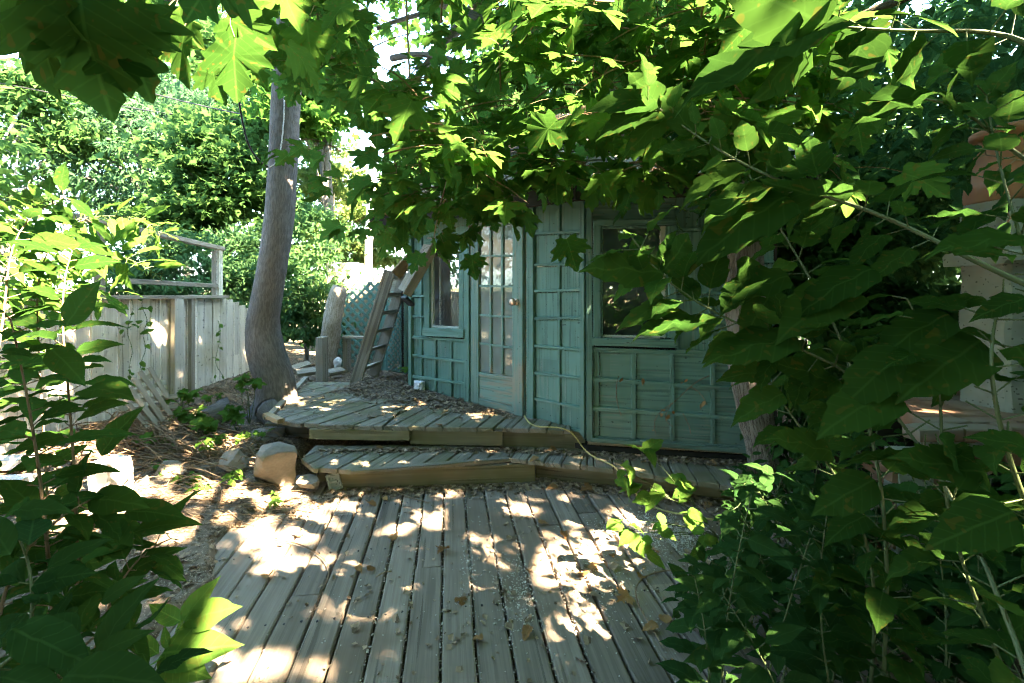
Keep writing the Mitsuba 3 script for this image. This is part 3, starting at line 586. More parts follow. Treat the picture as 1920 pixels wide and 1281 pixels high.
# ------------------------------------------------------------------ stones and blocks on the bank
for (px, py, d, r, rot, lb) in (
    (512, 872, 3.42, (0.215, 0.17, 0.185), 0.4, 'large angular sunlit boulder at the left end of the lower step'),
    (440, 862, 3.55, (0.105, 0.10, 0.115), 1.0, 'rounded upright stone just left of the large sunlit boulder'),
    (313, 884, 3.35, (0.12, 0.11, 0.10), 0.2, 'rounded mossy stone in the middle of the bank'),
    (266, 916, 3.2, (0.085, 0.07, 0.14), 0.3, 'narrow upright grey stone beside the white block'),
    (385, 878, 3.5, (0.085, 0.07, 0.06), 0.9, 'small grey stone half buried right of the mossy stone'),
    (578, 900, 3.35, (0.085, 0.09, 0.075), 0.6, 'dark stone wedged under the left tip of the lower step'),
    (508, 808, 4.15, (0.17, 0.16, 0.085), 0.2, 'flat grey stone under the left corner of the platform'),
    (447, 822, 4.1, (0.09, 0.08, 0.04), 0.2, 'flat thin stone behind the upright stone'),
    (407, 815, 4.2, (0.075, 0.07, 0.035), 0.8, 'small flat stone on the leaf strewn bank')):
    k = thing('stone', lb, 'stone'); put(k, stone(P(px, py, d) - V(0, 0, 0.025), r, int(px), rot), 'rock')
slab = thing('flat_slab', 'thin flat greenish slab lying on the bank below the dry vines', 'slab')
put(slab, plate([P(335, 852, 3.75)[:2], P(385, 860, 3.62)[:2], P(394, 850, 3.8)[:2], P(352, 840, 3.98)[:2]], 0.13, 0.175, FLAT, bevel=0.012), 'rock')
wblk = thing('white_block', 'bright white upright block in full sun at the left edge of the bank', 'block')
put(wblk, beam(P(211, 945, 3.0), P(206, 862, 3.0), 0.19, 0.16, up=V(0.25, 1, 0), c=0.016, seg=7, wob=0.0035), 'white_paint')
for (a_, b_, lb) in ((P(-90, 872, 3.1), P(52, 866, 3.1), 'upper of two white boards lying at the left edge of the picture'), (P(-90, 912, 2.95), P(54, 904, 2.95), 'lower of two white boards lying at the left edge of the picture')):
    p = thing('white_board', lb, 'board'); put(p, beam(a_, b_, 0.12, 0.07), 'white_paint')
vb = thing('vent_block', 'small pale concrete block with two slots tilted against the lower step', 'concrete block')
vc = G(627, 918, 0.0) + V(0, 0, 0.058); vu = unit(V(-0.32, 0.12, 1)); vs_ = unit(V(1, 0.25, 0.3)); vs_ = unit(vs_ - vu * (vs_ @ vu)); vn = unit(np.cross(vs_, vu))
if vn[1] > 0: vn = -vn
vf = (vc, vs_, vu, vn)
def R4(x0, x1, y0, y1): return [V(x0, y0), V(x1, y0), V(x1, y1), V(x0, y1)]
put(vb, merge([plate(R4(-0.047, 0.047, -0.062, 0.062), -0.05, 0.0, vf, bevel=0.001)] + [plate(R4(x0, x1, y0, y1), 0.0, 0.018, vf, bevel=0.003) for x0, x1, y0, y1 in ((-0.047, -0.03, -0.062, 0.062), (0.03, 0.047, -0.062, 0.062), (-0.03, 0.03, -0.062, -0.04), (-0.03, 0.03, -0.01, 0.012), (-0.03, 0.03, 0.042, 0.062))]), 'concrete')

# cords and cables
cord = thing('extension_cord', 'yellow cord running from the shed door over the steps to the right', 'cord')
put(cord, tube([P(983, 779, 4.0), G(990, 790, Z2 + 0.01), G(1010, 800, Z2 + 0.012), P(1052, 803, 3.64), P(1072, 812, 3.62), P(1092, 838, 3.60), G(1120, 860, Z1 + 0.02), G(1150, 874, Z1 + 0.012), P(1178, 908, 3.2), G(1214, 944, 0.02), G(1270, 963, 0.012), G(1350, 976, 0.012), G(1430, 980, 0.02)], 0.0065, 6, n=70), 'yellow_cord')
def Tr(px, py): return P(px, py, 4.62 - 0.345)
cab = thing('black_cable', 'black cable looping down from the foliage to the maple trunk', 'cable')
put(cab, tube([P(444, 130, 4.0), P(449, 195, 4.1), P(456, 235, 4.15), P(468, 275, 4.2), P(485, 300, 4.25), P(503, 313, 4.33)], 0.009, 6, n=30), 'black_rubber')
cab2 = thing('white_cable', 'thin white cable hanging in a loop on the maple trunk', 'cable')
put(cab2, tube([Tr(533, 120), Tr(533, 200), Tr(531, 240), Tr(526, 280), Tr(517, 305), Tr(504, 314)], 0.0055, 6, n=30), 'white_plastic')
pl = thing('power_line', 'thin dark overhead wire crossing the trees at the left, the longer one', 'wire'); put(pl, tube([P(-60, 146, 9), P(140, 183, 9), P(330, 215, 9), P(520, 224, 9)], 0.012, 5, n=20), 'black_rubber')
pl = thing('power_line', 'thin dark overhead wire crossing the trees at the left, the steeper one', 'wire'); put(pl, tube([P(200, 150, 8), P(330, 187, 8), P(520, 226, 8)], 0.012, 5, n=16), 'black_rubber')
rp = thing('hanging_string', 'pale string hanging straight down among the maple leaves', 'string'); put(rp, tube([P(761, -40, 3.2), P(766, 100, 3.2), P(771, 190, 3.2)], 0.007, 5, n=12), 'raw_wood')

# ------------------------------------------------------------------ outdoor fireplace at the right
fp = thing('outdoor_fireplace', 'old masonry fireplace with a brick hearth ledge, a rough pillar and a clay chimney pot', 'fireplace')
part(fp, 'pillar', beam(V(2.97, 2.57, 0.8), V(2.97, 2.57, 1.98), 0.64, 0.28, up=V(0, 1, 0), c=0.02, seg=8, wob=0.004), 'concrete')
part(fp, 'pillar_cap', beam(V(2.59, 2.56, 1.665), V(3.4, 2.56, 1.665), 0.36, 0.075, c=0.015, seg=10, wob=0.004), 'concrete')
part(fp, 'chimney_pot', tube([V(2.93, 2.62, z) for z in (1.98, 2.0, 2.06, 2.10, 2.13, 2.25, 2.36, 2.37, 2.41, 2.42)], [0.23, 0.24, 0.24, 0.235, 0.205, 0.195, 0.19, 0.215, 0.215, 0.19], 28), 'terracotta')
X0 = 1.93
bz = 0.80
for rowi, yy in enumerate(np.arange(2.20, 3.2, 0.112)):                    # bricks on edge along the ledge
    xx = X0 + (0.06 if rowi % 2 else 0.0) + U(-0.01, 0.01) + 0.09 * rowi
    while xx < 3.6:
        L_ = U(0.20, 0.225); part(fp, 'brick', beam(V(xx, yy, bz + U(-0.004, 0.004)), V(xx + L_, yy + U(-0.004, 0.004), bz + U(-0.004, 0.004)), 0.100, 0.065, c=0.006, seg=3, wob=0.0015), 'brick'); xx += L_ + 0.012
part(fp, 'ledge_bed', plate([V(X0 + 0.02, 2.17), V(3.7, 2.17), V(3.7, 3.25), V(X0 + 0.95, 3.25)], 0.72, 0.775, FLAT, bevel=0.01), 'concrete')
for q in range(9):                                                          # broken arch of bricks under the ledge
    an = math.radians(172 - q * 15); c0 = V(2.42, 2.24, 0.28); r0 = unit(V(math.cos(an), 0, math.sin(an)))
    part(fp, 'arch_brick', beam(c0 + r0 * 0.38, c0 + r0 * 0.50, 0.20, 0.085, up=np.cross(r0, V(0, 1, 0)), c=0.006, seg=3, wob=0.002), 'brick')
for rowi in range(9):
    z = -0.02 + rowi * 0.078
    for xx in np.arange(1.86 + (0.05 if rowi % 2 else 0), 2.02, 0.115):
        part(fp, 'brick', beam(V(xx, 2.16, z), V(xx, 2.36, z), 0.105, 0.068, c=0.006, seg=3, wob=0.0015), 'brick')
part(fp, 'mortar_face', merge([beam(V(1.90, 2.2, -0.05), V(1.92, 2.2, 0.72), 0.17, 0.09, up=V(0, 1, 0)), beam(V(2.16, 2.14, -0.1), V(2.14, 2.14, 0.5), 0.07, 0.05, up=V(0, 1, 0), seg=6, wob=0.006), beam(V(2.13, 2.14, 0.5), V(2.02, 2.14, 0.70), 0.06, 0.04, up=V(0, 1, 0), seg=5, wob=0.005)]), 'concrete')
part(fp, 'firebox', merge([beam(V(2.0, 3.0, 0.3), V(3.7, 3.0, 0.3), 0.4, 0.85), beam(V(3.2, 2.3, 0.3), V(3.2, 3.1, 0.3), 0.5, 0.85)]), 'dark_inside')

# ------------------------------------------------------------------ foliage helpers
def half_to_leaf(half, fold, droop, cup=0.0):
    """A leaf blade from the points of its right half (x, y; base to tip): a fan round the middle of the blade with the midrib creased."""
    h = np.array(half, float); mid_y = 0.3
    L = [(0, mid_y)] + [tuple(p) for p in h] + [(-x, y) for x, y in h[1:-1][::-1]]
    v2 = np.array(L); n = len(L) - 1
    f = [[0, 1 + k, 1 + (k + 1) % n] for k in range(n)]
    r = np.hypot(v2[:, 0], v2[:, 1] - mid_y)
    z = fold * np.abs(v2[:, 0]) - droop * r ** 2 + cup * np.sin(v2[:, 0] * 9) * 0.05
    return np.c_[v2, z], np.array(f), v2
MAPLE = [(0, 0), (.14, -.09), (.33, -.08), (.30, .05), (.38, .12), (.60, .21), (.50, .33), (.66, .53), (.44, .49), (.38, .60), (.26, .54), (.18, .53), (.23, .67), (.30, .79), (.17, .79), (.10, .91), (0, 1.03)]
MAPLE_LO = [(0, 0), (.34, -.06), (.36, .12), (.64, .44), (.21, .55), (0, 1.03)]
def strip_leaf(ts, ws, fold, droop, wave=0.0, side=0.0):
    ts, ws = np.array(ts, float), np.array(ws, float); v, uv, f = [], [], []
    for i, (t, w) in enumerate(zip(ts, ws)):
        z = -droop * t * t
        for x in (-w, 0, w): v.append((x + side * t * t, t, z + fold * abs(x) + wave * math.sin(t * 17 + x * 9) * 0.02)); uv.append((x, t))
        if i:
            b = 3 * i
            f += [[b - 3, b - 2, b + 1], [b - 3, b + 1, b], [b - 2, b - 1, b + 2], [b - 2, b + 2, b + 1]]
    f = [q for q in f]
    return np.array(v), np.array(f), np.array(uv)
OV_T = [0, .05, .14, .26, .40, .54, .68, .80, .90, .96, 1.0]; OV_W = [.004, .07, .16, .225, .25, .24, .20, .135, .065, .022, .001]
AC_T = [0, .05, .14, .26, .38, .48, .485, .60, .70, .705, .80, .90, 1.0]; AC_W = [.01, .16, .27, .31, .30, .31, .26, .26, .23, .18, .14, .06, .001]
LO_T = [0, .40, 1.0]; LO_W = [.01, .29, .004]
g_ = np.random.default_rng(5)
def variants(kind, n, lo=False):
    out = []
    for i in range(n):
        fold, droop, wv = g_.uniform(0.05, 0.42), g_.uniform(0.05, 0.62), (g_.uniform(0.2, 0.9) if kind == 'maple' else g_.uniform(0.5, 2.6))
        if kind == 'maple':
            h = np.array(MAPLE_LO if lo else MAPLE); h = h if lo else (lambda m: np.vstack([m[:-1], m[-1:]]))(np.insert(h, np.arange(1, len(h)), (h[1:] + h[:-1]) / 2 + np.array([[(-1) ** k * 0.012 + 0.012, 0.008] for k in range(len(h) - 1)]), axis=0)); h = h + (0 if lo else 1) * g_.normal(0, 0.009, h.shape) * (np.arange(len(h)) % (len(h) - 1) > 0)[:, None]
            v, f, uv = half_to_leaf(h, fold, droop, wv)
        elif kind == 'ovate': v, f, uv = strip_leaf(LO_T if lo else OV_T, LO_W if lo else OV_W, fold, droop, wv, g_.uniform(-.08, .08))
        elif kind == 'lance': v, f, uv = strip_leaf(LO_T if lo else OV_T, np.array(LO_W if lo else OV_W) * 0.62, fold, droop, wv, g_.uniform(-.1, .1))
        else: v, f, uv = strip_leaf(AC_T, AC_W, fold, droop, wv, g_.uniform(-.12, .12))
        out.append((v, f, uv))
    return out
VAR = {k: variants(k, 9) for k in ('maple', 'ovate', 'lance', 'acer')}
VARLO = {k: variants(k, 6, True) for k in ('maple', 'ovate', 'lance')}
VARLO['acer'] = VARLO['ovate']
SHADE = [(lambda t: t)(half_to_leaf([(0, 0), (.46, .02), (.62, .46), (.20, .56), (0, 1.03)], .2, d_)) for d_ in (.1, .25, .4)]
CARD = [(np.array([[0, 0, 0], [.42, .4, .05 * k], [0, 1, -.1], [-.42, .45, .04]]), np.array([[0, 1, 2], [0, 2, 3]]), np.array([[0, 0], [.4, .4], [0, 1], [-.4, .45]])) for k in (1, 2, 3)]
def frame(dirs, normals, sizes, pos):
    y = dirs / np.linalg.norm(dirs, axis=1, keepdims=True); x = np.cross(y, normals); x /= np.linalg.norm(x, axis=1, keepdims=True) + 1e-9; z = np.cross(x, y)
    M = np.zeros((len(y), 4, 4)); s_ = np.asarray(sizes, float)[:, None]
    M[:, :3, 0], M[:, :3, 1], M[:, :3, 2], M[:, :3, 3], M[:, 3, 3] = x * s_, y * s_, z * s_, pos, 1
    return M
def leaf_uv(uv, ids): return uv[None] + (np.asarray(ids)[:, None, None] % 997) * np.array([4.0, 0]) + np.array([2.0, 0])
def leaf_mesh(var, M):
    vs, fs, us, n = [], [], [], 0
    which = np.arange(len(M)) % len(var); ids = np.arange(len(M)) * 7 + 3
    for w, (v, f, uv) in enumerate(var):
        m = M[which == w]
        if not len(m): continue
        q = np.einsum('kij,nj->kni', m[:, :3, :3], v) + m[:, None, :3, 3]
        vs.append(q.reshape(-1, 3)); us.append(leaf_uv(uv, ids[which == w]).reshape(-1, 2)); fs.append((f[None] + (np.arange(len(m)) * len(v))[:, None, None]).reshape(-1, 3) + n); n += len(m) * len(v)
    return ((np.vstack(vs), np.vstack(fs)), np.vstack(us), True)
_lp = {}
def leaf_part(parent, kind, M, mat, name='leaf', label=None):
    i = int(rng.integers(0, len(VAR[kind]))); idn = int(rng.integers(0, 5)); key = (kind, i, idn, mat)
    if key not in _lp:
        v, f, uv = VAR[kind][i]; _lp[key] = mikit.ply((v, f), 'mat_' + mat, smooth=True, uv=leaf_uv(uv, [i * 31 + idn * 7 + 11])[0])
    k = numbered(parent + '__' + name); scene[k] = {**_lp[key], 'to_world': T(M.tolist())}
    if label: labels[k] = {'label': label}
    return k
def leaves(parent, kind, M, mat, cap=300, mat2=None, min_px=9.0):
    """The leaves that show largest become parts of their own; the rest are one part."""
    M = np.asarray(M); c = M[:, :3, 3] + M[:, :3, 1] * 0.4; px, py = proj(c); d = np.maximum(c[:, 1], 0.05)
    size = np.linalg.norm(M[:, :3, 1], axis=1) * F / d
    seen = (c[:, 1] > 0.2) & (px > -60) & (px < 1980) & (py > -60) & (py < 1340)
    size = np.where(seen, size, 0); order = np.argsort(-size); big = [k for k in order[:cap] if size[k] >= min_px]
    for k in big: leaf_part(parent, kind, M[k], mat)
    left = np.setdiff1d(np.arange(len(M)), big)
    if len(left):
        near = left[size[left] > 16]; far = np.setdiff1d(left, near)
        ms = [leaf_mesh(VAR[kind], M[near])] if len(near) else []
        if len(far): ms.append(leaf_mesh(VARLO[kind], M[far]))
        part(parent, 'foliage', merge(ms), mat, stuff=True)
def rand_dirs(n, up=0.0):
    v = rng.normal(size=(n, 3)); v[:, 2] += up; return v / np.linalg.norm(v, axis=1, keepdims=True)
def normals(n, tilt=0.5, lean=(0, 0, 1)): v = rng.normal(0, tilt, (n, 3)) + np.asarray(lean, float); return v / np.linalg.norm(v, axis=1, keepdims=True)
def q_of(p): p = np.asarray(p, float); return np.stack([p[..., 0] - SUN[0] / SUN[2] * p[..., 2], p[..., 1] - SUN[1] / SUN[2] * p[..., 2]], -1)

# ------------------------------------------------------------------ background trees and shrubs
def crown_tree(name, label, base, ells, n, size, mat, kind='ovate', clump=0.16, cat='tree', group=None, trunk_r=0.12, bark_='maple_bark', flat=0.35, trunk=True, tilt=0.55, ncl=60, mat2=None, frac2=0.0):
    """ells: (centre, radii). Leaves gather in clumps on the crown's outer half, with gaps between them."""
    t = thing(name, label, cat, group); base = V(*base)
    w = np.array([np.prod(r) ** (2 / 3) for _, r in ells]); w = w / w.sum(); Ms, tips = [], []
    for (c, r), wk in zip(ells, w):
        c, r = V(*c), V(*r); m = max(6, int(ncl * wk)); dirs = rand_dirs(m); rad = U(0.45, 1.02, m) ** 0.6
        cl = c + dirs * rad[:, None] * r; tips += list(cl)
        k = int(n * wk); wh = rng.integers(0, m, k); sc = clump * 1.35 * np.mean(r) * U(0.5, 1.6, m)[wh]
        p = cl[wh] + rng.normal(size=(k, 3)) * sc[:, None] * V(1, 1, flat)
        out = (cl[wh] - c) / r; d = out + rng.normal(0, 0.7, (k, 3)) + V(0, 0, -0.35)
        Ms.append(frame(d, normals(k, tilt), size * U(0.6, 1.3, k), p))
    M = np.vstack(Ms); x_, y_ = proj(M[:, :3, 3]); M = M[((x_ - 745) / 62) ** 2 + ((y_ - 70) / 100) ** 2 > U(0.75, 1.25, len(M))]
    if mat2:
        pick = rng.random(len(M)) < frac2; part(t, 'crown', leaf_mesh(VARLO[kind], M[pick]), mat2, stuff=True); M = M[~pick]
    part(t, 'crown', leaf_mesh(VARLO[kind], M), mat, stuff=True)
    if trunk:
        top = np.mean([c for c, _ in ells], axis=0); mid = base + (top - base) * 0.6 + V(U(-.1, .1), U(-.1, .1), 0)
        part(t, 'trunk', tube([base, base + (mid - base) * 0.5 + V(U(-.06, .06), 0, 0), mid, top], [trunk_r, trunk_r * 0.85, trunk_r * 0.65, trunk_r * 0.25], 8, n=14, lump=0.15), bark_)
        br = []
        for q in rng.permutation(len(tips))[:16]:
            s_ = base + (top - base) * U(0.45, 0.95); e = tips[q]; br.append(tube([s_, (s_ + e) / 2 + V(0, 0, 0.12 * np.linalg.norm(e - s_)), e], [trunk_r * 0.28, trunk_r * 0.16, 0.006], 5, n=7))
        part(t, 'branches', merge(br), bark_, stuff=True)
    return t
def E(px, py, d, rx, ry, rz=None):
    """An ellipsoid by its place in the photograph, its depth and its half sizes in the photograph's pixels (depth half size in metres)."""
    s_ = d / F; return (P(px, py, d), V(rx * s_, rz if rz else rx * s_, ry * s_))
def gr(px, d): x = (px - CX) / F * d; return V(x, d, float(zg(x, d)) - 0.05)
crown_tree('dark_conifer', 'dark blue green evergreen behind the fence at the left', gr(290, 11.5), [E(250, 330, 11.5, 120, 120), E(330, 300, 11.2, 110, 130), E(190, 260, 11.8, 110, 90), E(300, 180, 12.2, 110, 90)], 26000, 0.16, 'conifer_leaf', 'lance', clump=0.15, flat=0.25, trunk_r=0.2, ncl=150)
crown_tree('left_tree', 'tall bright green tree at the left edge beyond the fence', gr(60, 10), [E(50, 260, 10, 130, 110), E(-60, 340, 9.5, 120, 150), E(120, 200, 10.5, 120, 80), (V(-8.5, 4.5, 2.6), V(1.4, 3.2, 2.4))], 21000, 0.155, 'far_leaf', 'ovate', ncl=110)
crown_tree('tall_back_tree', 'tall pale green tree behind the evergreen, top left', gr(360, 15), [E(330, 110, 15, 160, 110), E(470, 170, 15, 110, 110), E(160, 120, 15.5, 120, 70)], 11000, 0.19, 'far_leaf', 'maple', ncl=100)
crown_tree('sunlit_maple', 'bright sunlit young maple between the evergreen and the big trunk', gr(410, 8.8), [E(410, 330, 8.8, 90, 90), E(370, 410, 8.6, 80, 70), E(455, 420, 8.8, 70, 90), E(440, 250, 9, 70, 60)], 14000, 0.12, 'far_leaf', 'maple', clump=0.2, ncl=80, trunk_r=0.07)
crown_tree('yellow_green_tree', 'pale yellow green sunlit tree right of the big trunk', gr(610, 10.5), [E(600, 420, 10.5, 70, 110), E(640, 330, 10.8, 60, 70), E(570, 330, 11, 60, 80), E(660, 460, 10, 60, 60), E(720, 420, 10.5, 60, 90)], 14000, 0.13, 'yellow_leaf', 'ovate', ncl=80, trunk_r=0.09)
crown_tree('top_center_tree', 'green leafy tree behind the big trunk at the top', gr(620, 9), [E(600, 110, 9, 70, 110), E(560, 220, 8.5, 70, 60), E(630, 40, 9, 50, 60)], 7000, 0.16, 'maple_leaf', 'maple', clump=0.2, ncl=60)
crown_tree('feathery_shrub', 'dark blue green feathery shrub behind the railing', gr(340, 7.0), [E(345, 510, 7.0, 90, 60), E(430, 560, 7.2, 60, 60), E(280, 480, 6.6, 60, 50), E(460, 500, 7.6, 60, 70), E(250, 540, 6.3, 60, 40)], 12000, 0.11, 'sumac_leaf', 'lance', cat='shrub', clump=0.22, ncl=90, trunk_r=0.04)
crown_tree('ivy_bank', 'leafy shrub mass right of the big trunk with bare brown stems below', gr(575, 7.2), [E(570, 520, 7.2, 50, 80), E(600, 570, 7.0, 40, 60), E(560, 610, 7.0, 40, 50), E(540, 560, 7.3, 40, 80), E(585, 440, 7.8, 50, 60)], 9000, 0.085, 'sumac_leaf', 'ovate', cat='shrub', clump=0.24, ncl=80, trunk_r=0.04, mat2='far_leaf', frac2=0.35)
for i_, (px, py, d, rx, ry, n, mt, lb) in enumerate((
    (870, 300, 9.5, 100, 90, 7000, 'far_leaf', 'leafy tree behind the left end of the shed roof'),
    (1050, 130, 10, 150, 120, 10000, 'far_leaf', 'leafy tree behind the middle of the shed roof'),
    (1290, 150, 9.5, 160, 160, 12000, 'far_leaf', 'leafy tree behind the right end of the shed roof'))):
    crown_tree('roof_tree', lb, gr(px, d), [E(px, py, d, rx, ry), E(px + 60, py - 110, d + 0.5, rx * 0.7, ry * 0.7), E(px - 50, py + 40, d, rx * 0.7, ry * 0.6)], n, 0.15, mt, 'maple', ncl=80)
for i_, (px, py, d, rx, ry, n, lb) in enumerate((
    (1480, 180, 5.6, 130, 190, 9000, 'dark tangled tree right of the shed'),
    (1640, 240, 5.2, 150, 190, 11000, 'dark tangled tree left of the chimney pot'),
    (1830, 160, 5.6, 150, 170, 8500, 'dark tangled tree behind the chimney pot'))):
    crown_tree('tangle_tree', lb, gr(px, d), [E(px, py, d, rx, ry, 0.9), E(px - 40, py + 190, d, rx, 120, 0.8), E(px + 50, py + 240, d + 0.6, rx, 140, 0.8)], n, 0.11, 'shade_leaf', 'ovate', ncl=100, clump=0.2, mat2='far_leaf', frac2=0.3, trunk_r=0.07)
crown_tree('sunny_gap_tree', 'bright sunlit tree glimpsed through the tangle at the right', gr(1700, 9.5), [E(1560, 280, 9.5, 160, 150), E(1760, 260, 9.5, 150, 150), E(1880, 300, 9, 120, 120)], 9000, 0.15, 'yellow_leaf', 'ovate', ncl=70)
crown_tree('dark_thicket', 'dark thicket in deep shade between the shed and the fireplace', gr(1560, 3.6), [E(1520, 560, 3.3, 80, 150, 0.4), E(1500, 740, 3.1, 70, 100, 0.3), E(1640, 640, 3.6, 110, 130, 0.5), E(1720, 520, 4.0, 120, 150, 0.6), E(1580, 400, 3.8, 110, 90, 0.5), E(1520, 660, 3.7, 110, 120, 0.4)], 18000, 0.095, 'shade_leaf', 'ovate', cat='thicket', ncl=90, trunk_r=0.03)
hedge = crown_tree('rear_hedge', 'far hedge closing the yard at the left behind the fence', (-9, 9, 0), [((-7.5, 9.0, 1.0), (3, 1, 1.6)), ((-11, 6, 1.2), (2, 3, 2.0)), ((-3.5, 10.5, 1.0), (3, 0.8, 1.3)), ((0.5, 11.0, 1.0), (3, 0.8, 2.0)), ((5, 9.0, 1.5), (3, 1, 2.4))], 9000, 0.18, 'far_leaf', 'ovate', cat='hedge', ncl=160, trunk=False, clump=0.12)

# ------------------------------------------------------------------ the big maple at the left
maple = thing('maple_tree', 'grey bent maple trunk in front of the fence, its leafy boughs hanging over the shed', 'tree')
cp = [(505, 800, 54, 4.66), (511, 778, 47, 4.66), (518, 752, 40, 4.64), (516, 720, 38, 4.64), (508, 690, 37.5, 4.64), (498, 655, 36, 4.64), (493, 620, 33, 4.64), (497, 580, 30, 4.64), (510, 505, 28.5, 4.64), (524, 405, 28.5, 4.66), (531, 300, 28.5, 4.7), (538, 150, 27.5, 4.75), (548, 0, 26, 4.85), (556, -150, 23, 5.0), (562, -320, 18, 5.1)]
pts = [P(x, y_, d) for x, y_, r, d in cp]; rad = [0.9 * r * d / F for x, y_, r, d in cp]
tr = tube(pts, rad, 28, n=90, lump=0.06)
tv = tr[0][0]; base_c = P(495, 775, 4.66); hh = np.clip((base_c[2] + 0.16 - tv[:, 2]) / 0.28, 0, 1) ** 2
ang_ = np.arctan2(tv[:, 1] - base_c[1], tv[:, 0] - base_c[0]); flare = 1 + hh * (0.10 + 0.25 * np.cos(ang_ * 3 + 0.6))
tv[:, :2] = base_c[:2] + (tv[:, :2] - base_c[:2]) * flare[:, None] * 1.0 if False else tv[:, :2] + (tv[:, :2] - base_c[:2]) * (hh * (0.05 + 0.18 * np.cos(ang_ * 3 + 0.6)))[:, None]
part(maple, 'trunk', tr, 'maple_bark')
for r0 in ((V(-2.75, 4.45, 0.30), V(-3.0, 4.3, 0.24), V(-3.3, 4.25, 0.18)), (V(-2.4, 4.5, 0.30), V(-2.25, 4.35, 0.2), V(-2.1, 4.2, 0.1))):
    part(maple, 'root', tube(list(r0), [0.14, 0.09, 0.04], 10, n=10, lump=0.2), 'maple_bark')
limbs = [([P(548, 60, 4.8), P(640, -60, 4.4), P(760, -40, 4.0), P(880, 30, 3.6), P(1000, 60, 3.2)], [0.11, 0.09, 0.07, 0.05, 0.02]),
         ([P(925, -40, 4.3), P(900, 5, 4.3), P(862, 50, 4.3), P(800, 120, 4.25), P(740, 200, 4.2)], [0.075, 0.07, 0.055, 0.03, 0.01]),
         ([P(860, -10, 4.6), P(820, 15, 4.6), P(760, 35, 4.5), P(707, 54, 4.4)], [0.025, 0.025, 0.022, 0.018]),
         ([P(556, -80, 5.0), P(480, -120, 4.0), P(380, -60, 3.0), P(300, 20, 2.3)], [0.08, 0.06, 0.04, 0.012]),
         ([P(1000, -40, 3.6), P(1060, 60, 3.4), P(1130, 140, 3.2), P(1180, 260, 3.0)], [0.03, 0.025, 0.02, 0.01]),
         ([P(735, 110, 4.3), P(800, 103, 4.0), P(870, 120, 3.7)], [0.03, 0.025, 0.012])]
for p_, r_ in limbs: part(maple, 'limb', tube(p_, r_, 9, n=22, lump=0.12), 'maple_bark')

sprays = []                                                                # (origin, direction, number of leaves, size of a leaf)
bx_ = [560, 600, 640, 700, 760, 830, 880, 920, 960, 1020, 1060, 1110, 1200, 1300, 1450]
by_ = [200, 280, 315, 395, 410, 415, 430, 385, 355, 365, 385, 375, 350, 325, 290]
leafM = []; twigs = []
def spray(o, dirn, n, size, L=0.45, tilt=0.42, lean=(0, -0.1, 1), drop=0.55):
    o, dirn = V(*o), unit(dirn); e = o + dirn * L + V(0, 0, -0.12 * L)
    twigs.append(tube([o, (o + e) / 2 + V(0, 0, 0.03), e], [0.005, 0.004, 0.002], 4, n=5))
    t = np.sort(U(0.15, 1.05, n)); p = o + (e - o) * t[:, None]
    out = rng.normal(0, 0.8, (n, 3)) * V(1, 1, 0.3) + dirn * 0.7; out /= np.linalg.norm(out, axis=1, keepdims=True)
    s_ = size * U(0.65, 1.25, n); pet = s_ * U(0.5, 0.95)
    q = p + out * pet[:, None] + V(0, 0, -0.25) * pet[:, None]
    for a_, b_ in zip(p, q): twigs.append(tube([a_, (a_ + b_) / 2 + V(0, 0, 0.012), b_], 0.0014, 3, n=4))
    d = out + V(0, 0, -drop) + rng.normal(0, 0.25, (n, 3))
    nn = normals(n, tilt, lean)
    leafM.append(frame(d, nn, s_, q))
count = 0
while count < 250:
    px, py = U(545, 1480), U(-60, 480); d = U(2.1, 4.6)
    if py > np.interp(px, bx_, by_) - 15: continue
    if ((px - 745) / 62) ** 2 + ((py - 75) / 95) ** 2 < 1 or ((px - 640) / 45) ** 2 + ((py - 290) / 60) ** 2 < 1: continue
    if py > 330: d = U(2.2, 3.4)
    if px > 1150: d = U(1.9, 3.2)
    if px < 640 and py > 120: d = U(3.2, 4.2)
    if 480 < px < 580 and py > 170: continue
    o = P(px, py, d) + V(0, 0, 0.08); spray(o, rng.normal(size=3) * V(1, 1, 0.25) + V(0.15, -0.25, -0.05), int(rng.integers(4, 8)), U(0.125, 0.175)); count += 1
for (px, py, d, sz) in ((770, 175, 2.6, .17), (690, 160, 2.7, .17), (740, 330, 2.7, .18), (700, 420, 2.9, .16), (600, 290, 3.4, .17), (900, 395, 2.5, .14), (880, 440, 2.55, .12), (830, 415, 2.6, .14), (985, 410, 2.6, .15), (1050, 375, 2.5, .14), (1160, 350, 2.3, .15), (940, 365, 2.6, .16), (560, 150, 3.9, .16), (590, 100, 3.6, .2), (660, 210, 3.2, .17), (720, 260, 3.0, .18), (640, 310, 3.4, .15), (720, 390, 2.8, .15), (760, 415, 2.8, .14), (790, 410, 2.7, .15), (710, 435, 3.0, .14), (820, 400, 2.7, .15), (780, 380, 2.9, .16), (690, 380, 3.1, .15), (870, 375, 2.6, .15), (740, 370, 3.0, .15), (1030, 350, 2.5, .15), (1100, 330, 2.4, .15), (1180, 330, 2.3, .14), (1250, 340, 2.3, .15), (1310, 350, 2.2, .14), (960, 320, 2.6, .15)):
    spray(P(px, py - 25, d), rng.normal(size=3) * V(1, 1, 0.2), 5, sz, L=0.2, tilt=0.5)
lm = V(1.0, -0.2, 0)
leafM.append(frame(np.array([unit(V(0.25, -0.15, -0.8))]), np.array([unit(V(-0.1, -1, 0.1))]), [0.165], np.array([P(1062, 447, 2.25)])))   # the dark leaf before the door's right panel
leafM.append(frame(np.array([unit(V(0.12, -0.1, -0.9))]), np.array([unit(V(-0.2, -1, 0.2))]), [0.13], np.array([P(884, 478, 2.4)])))
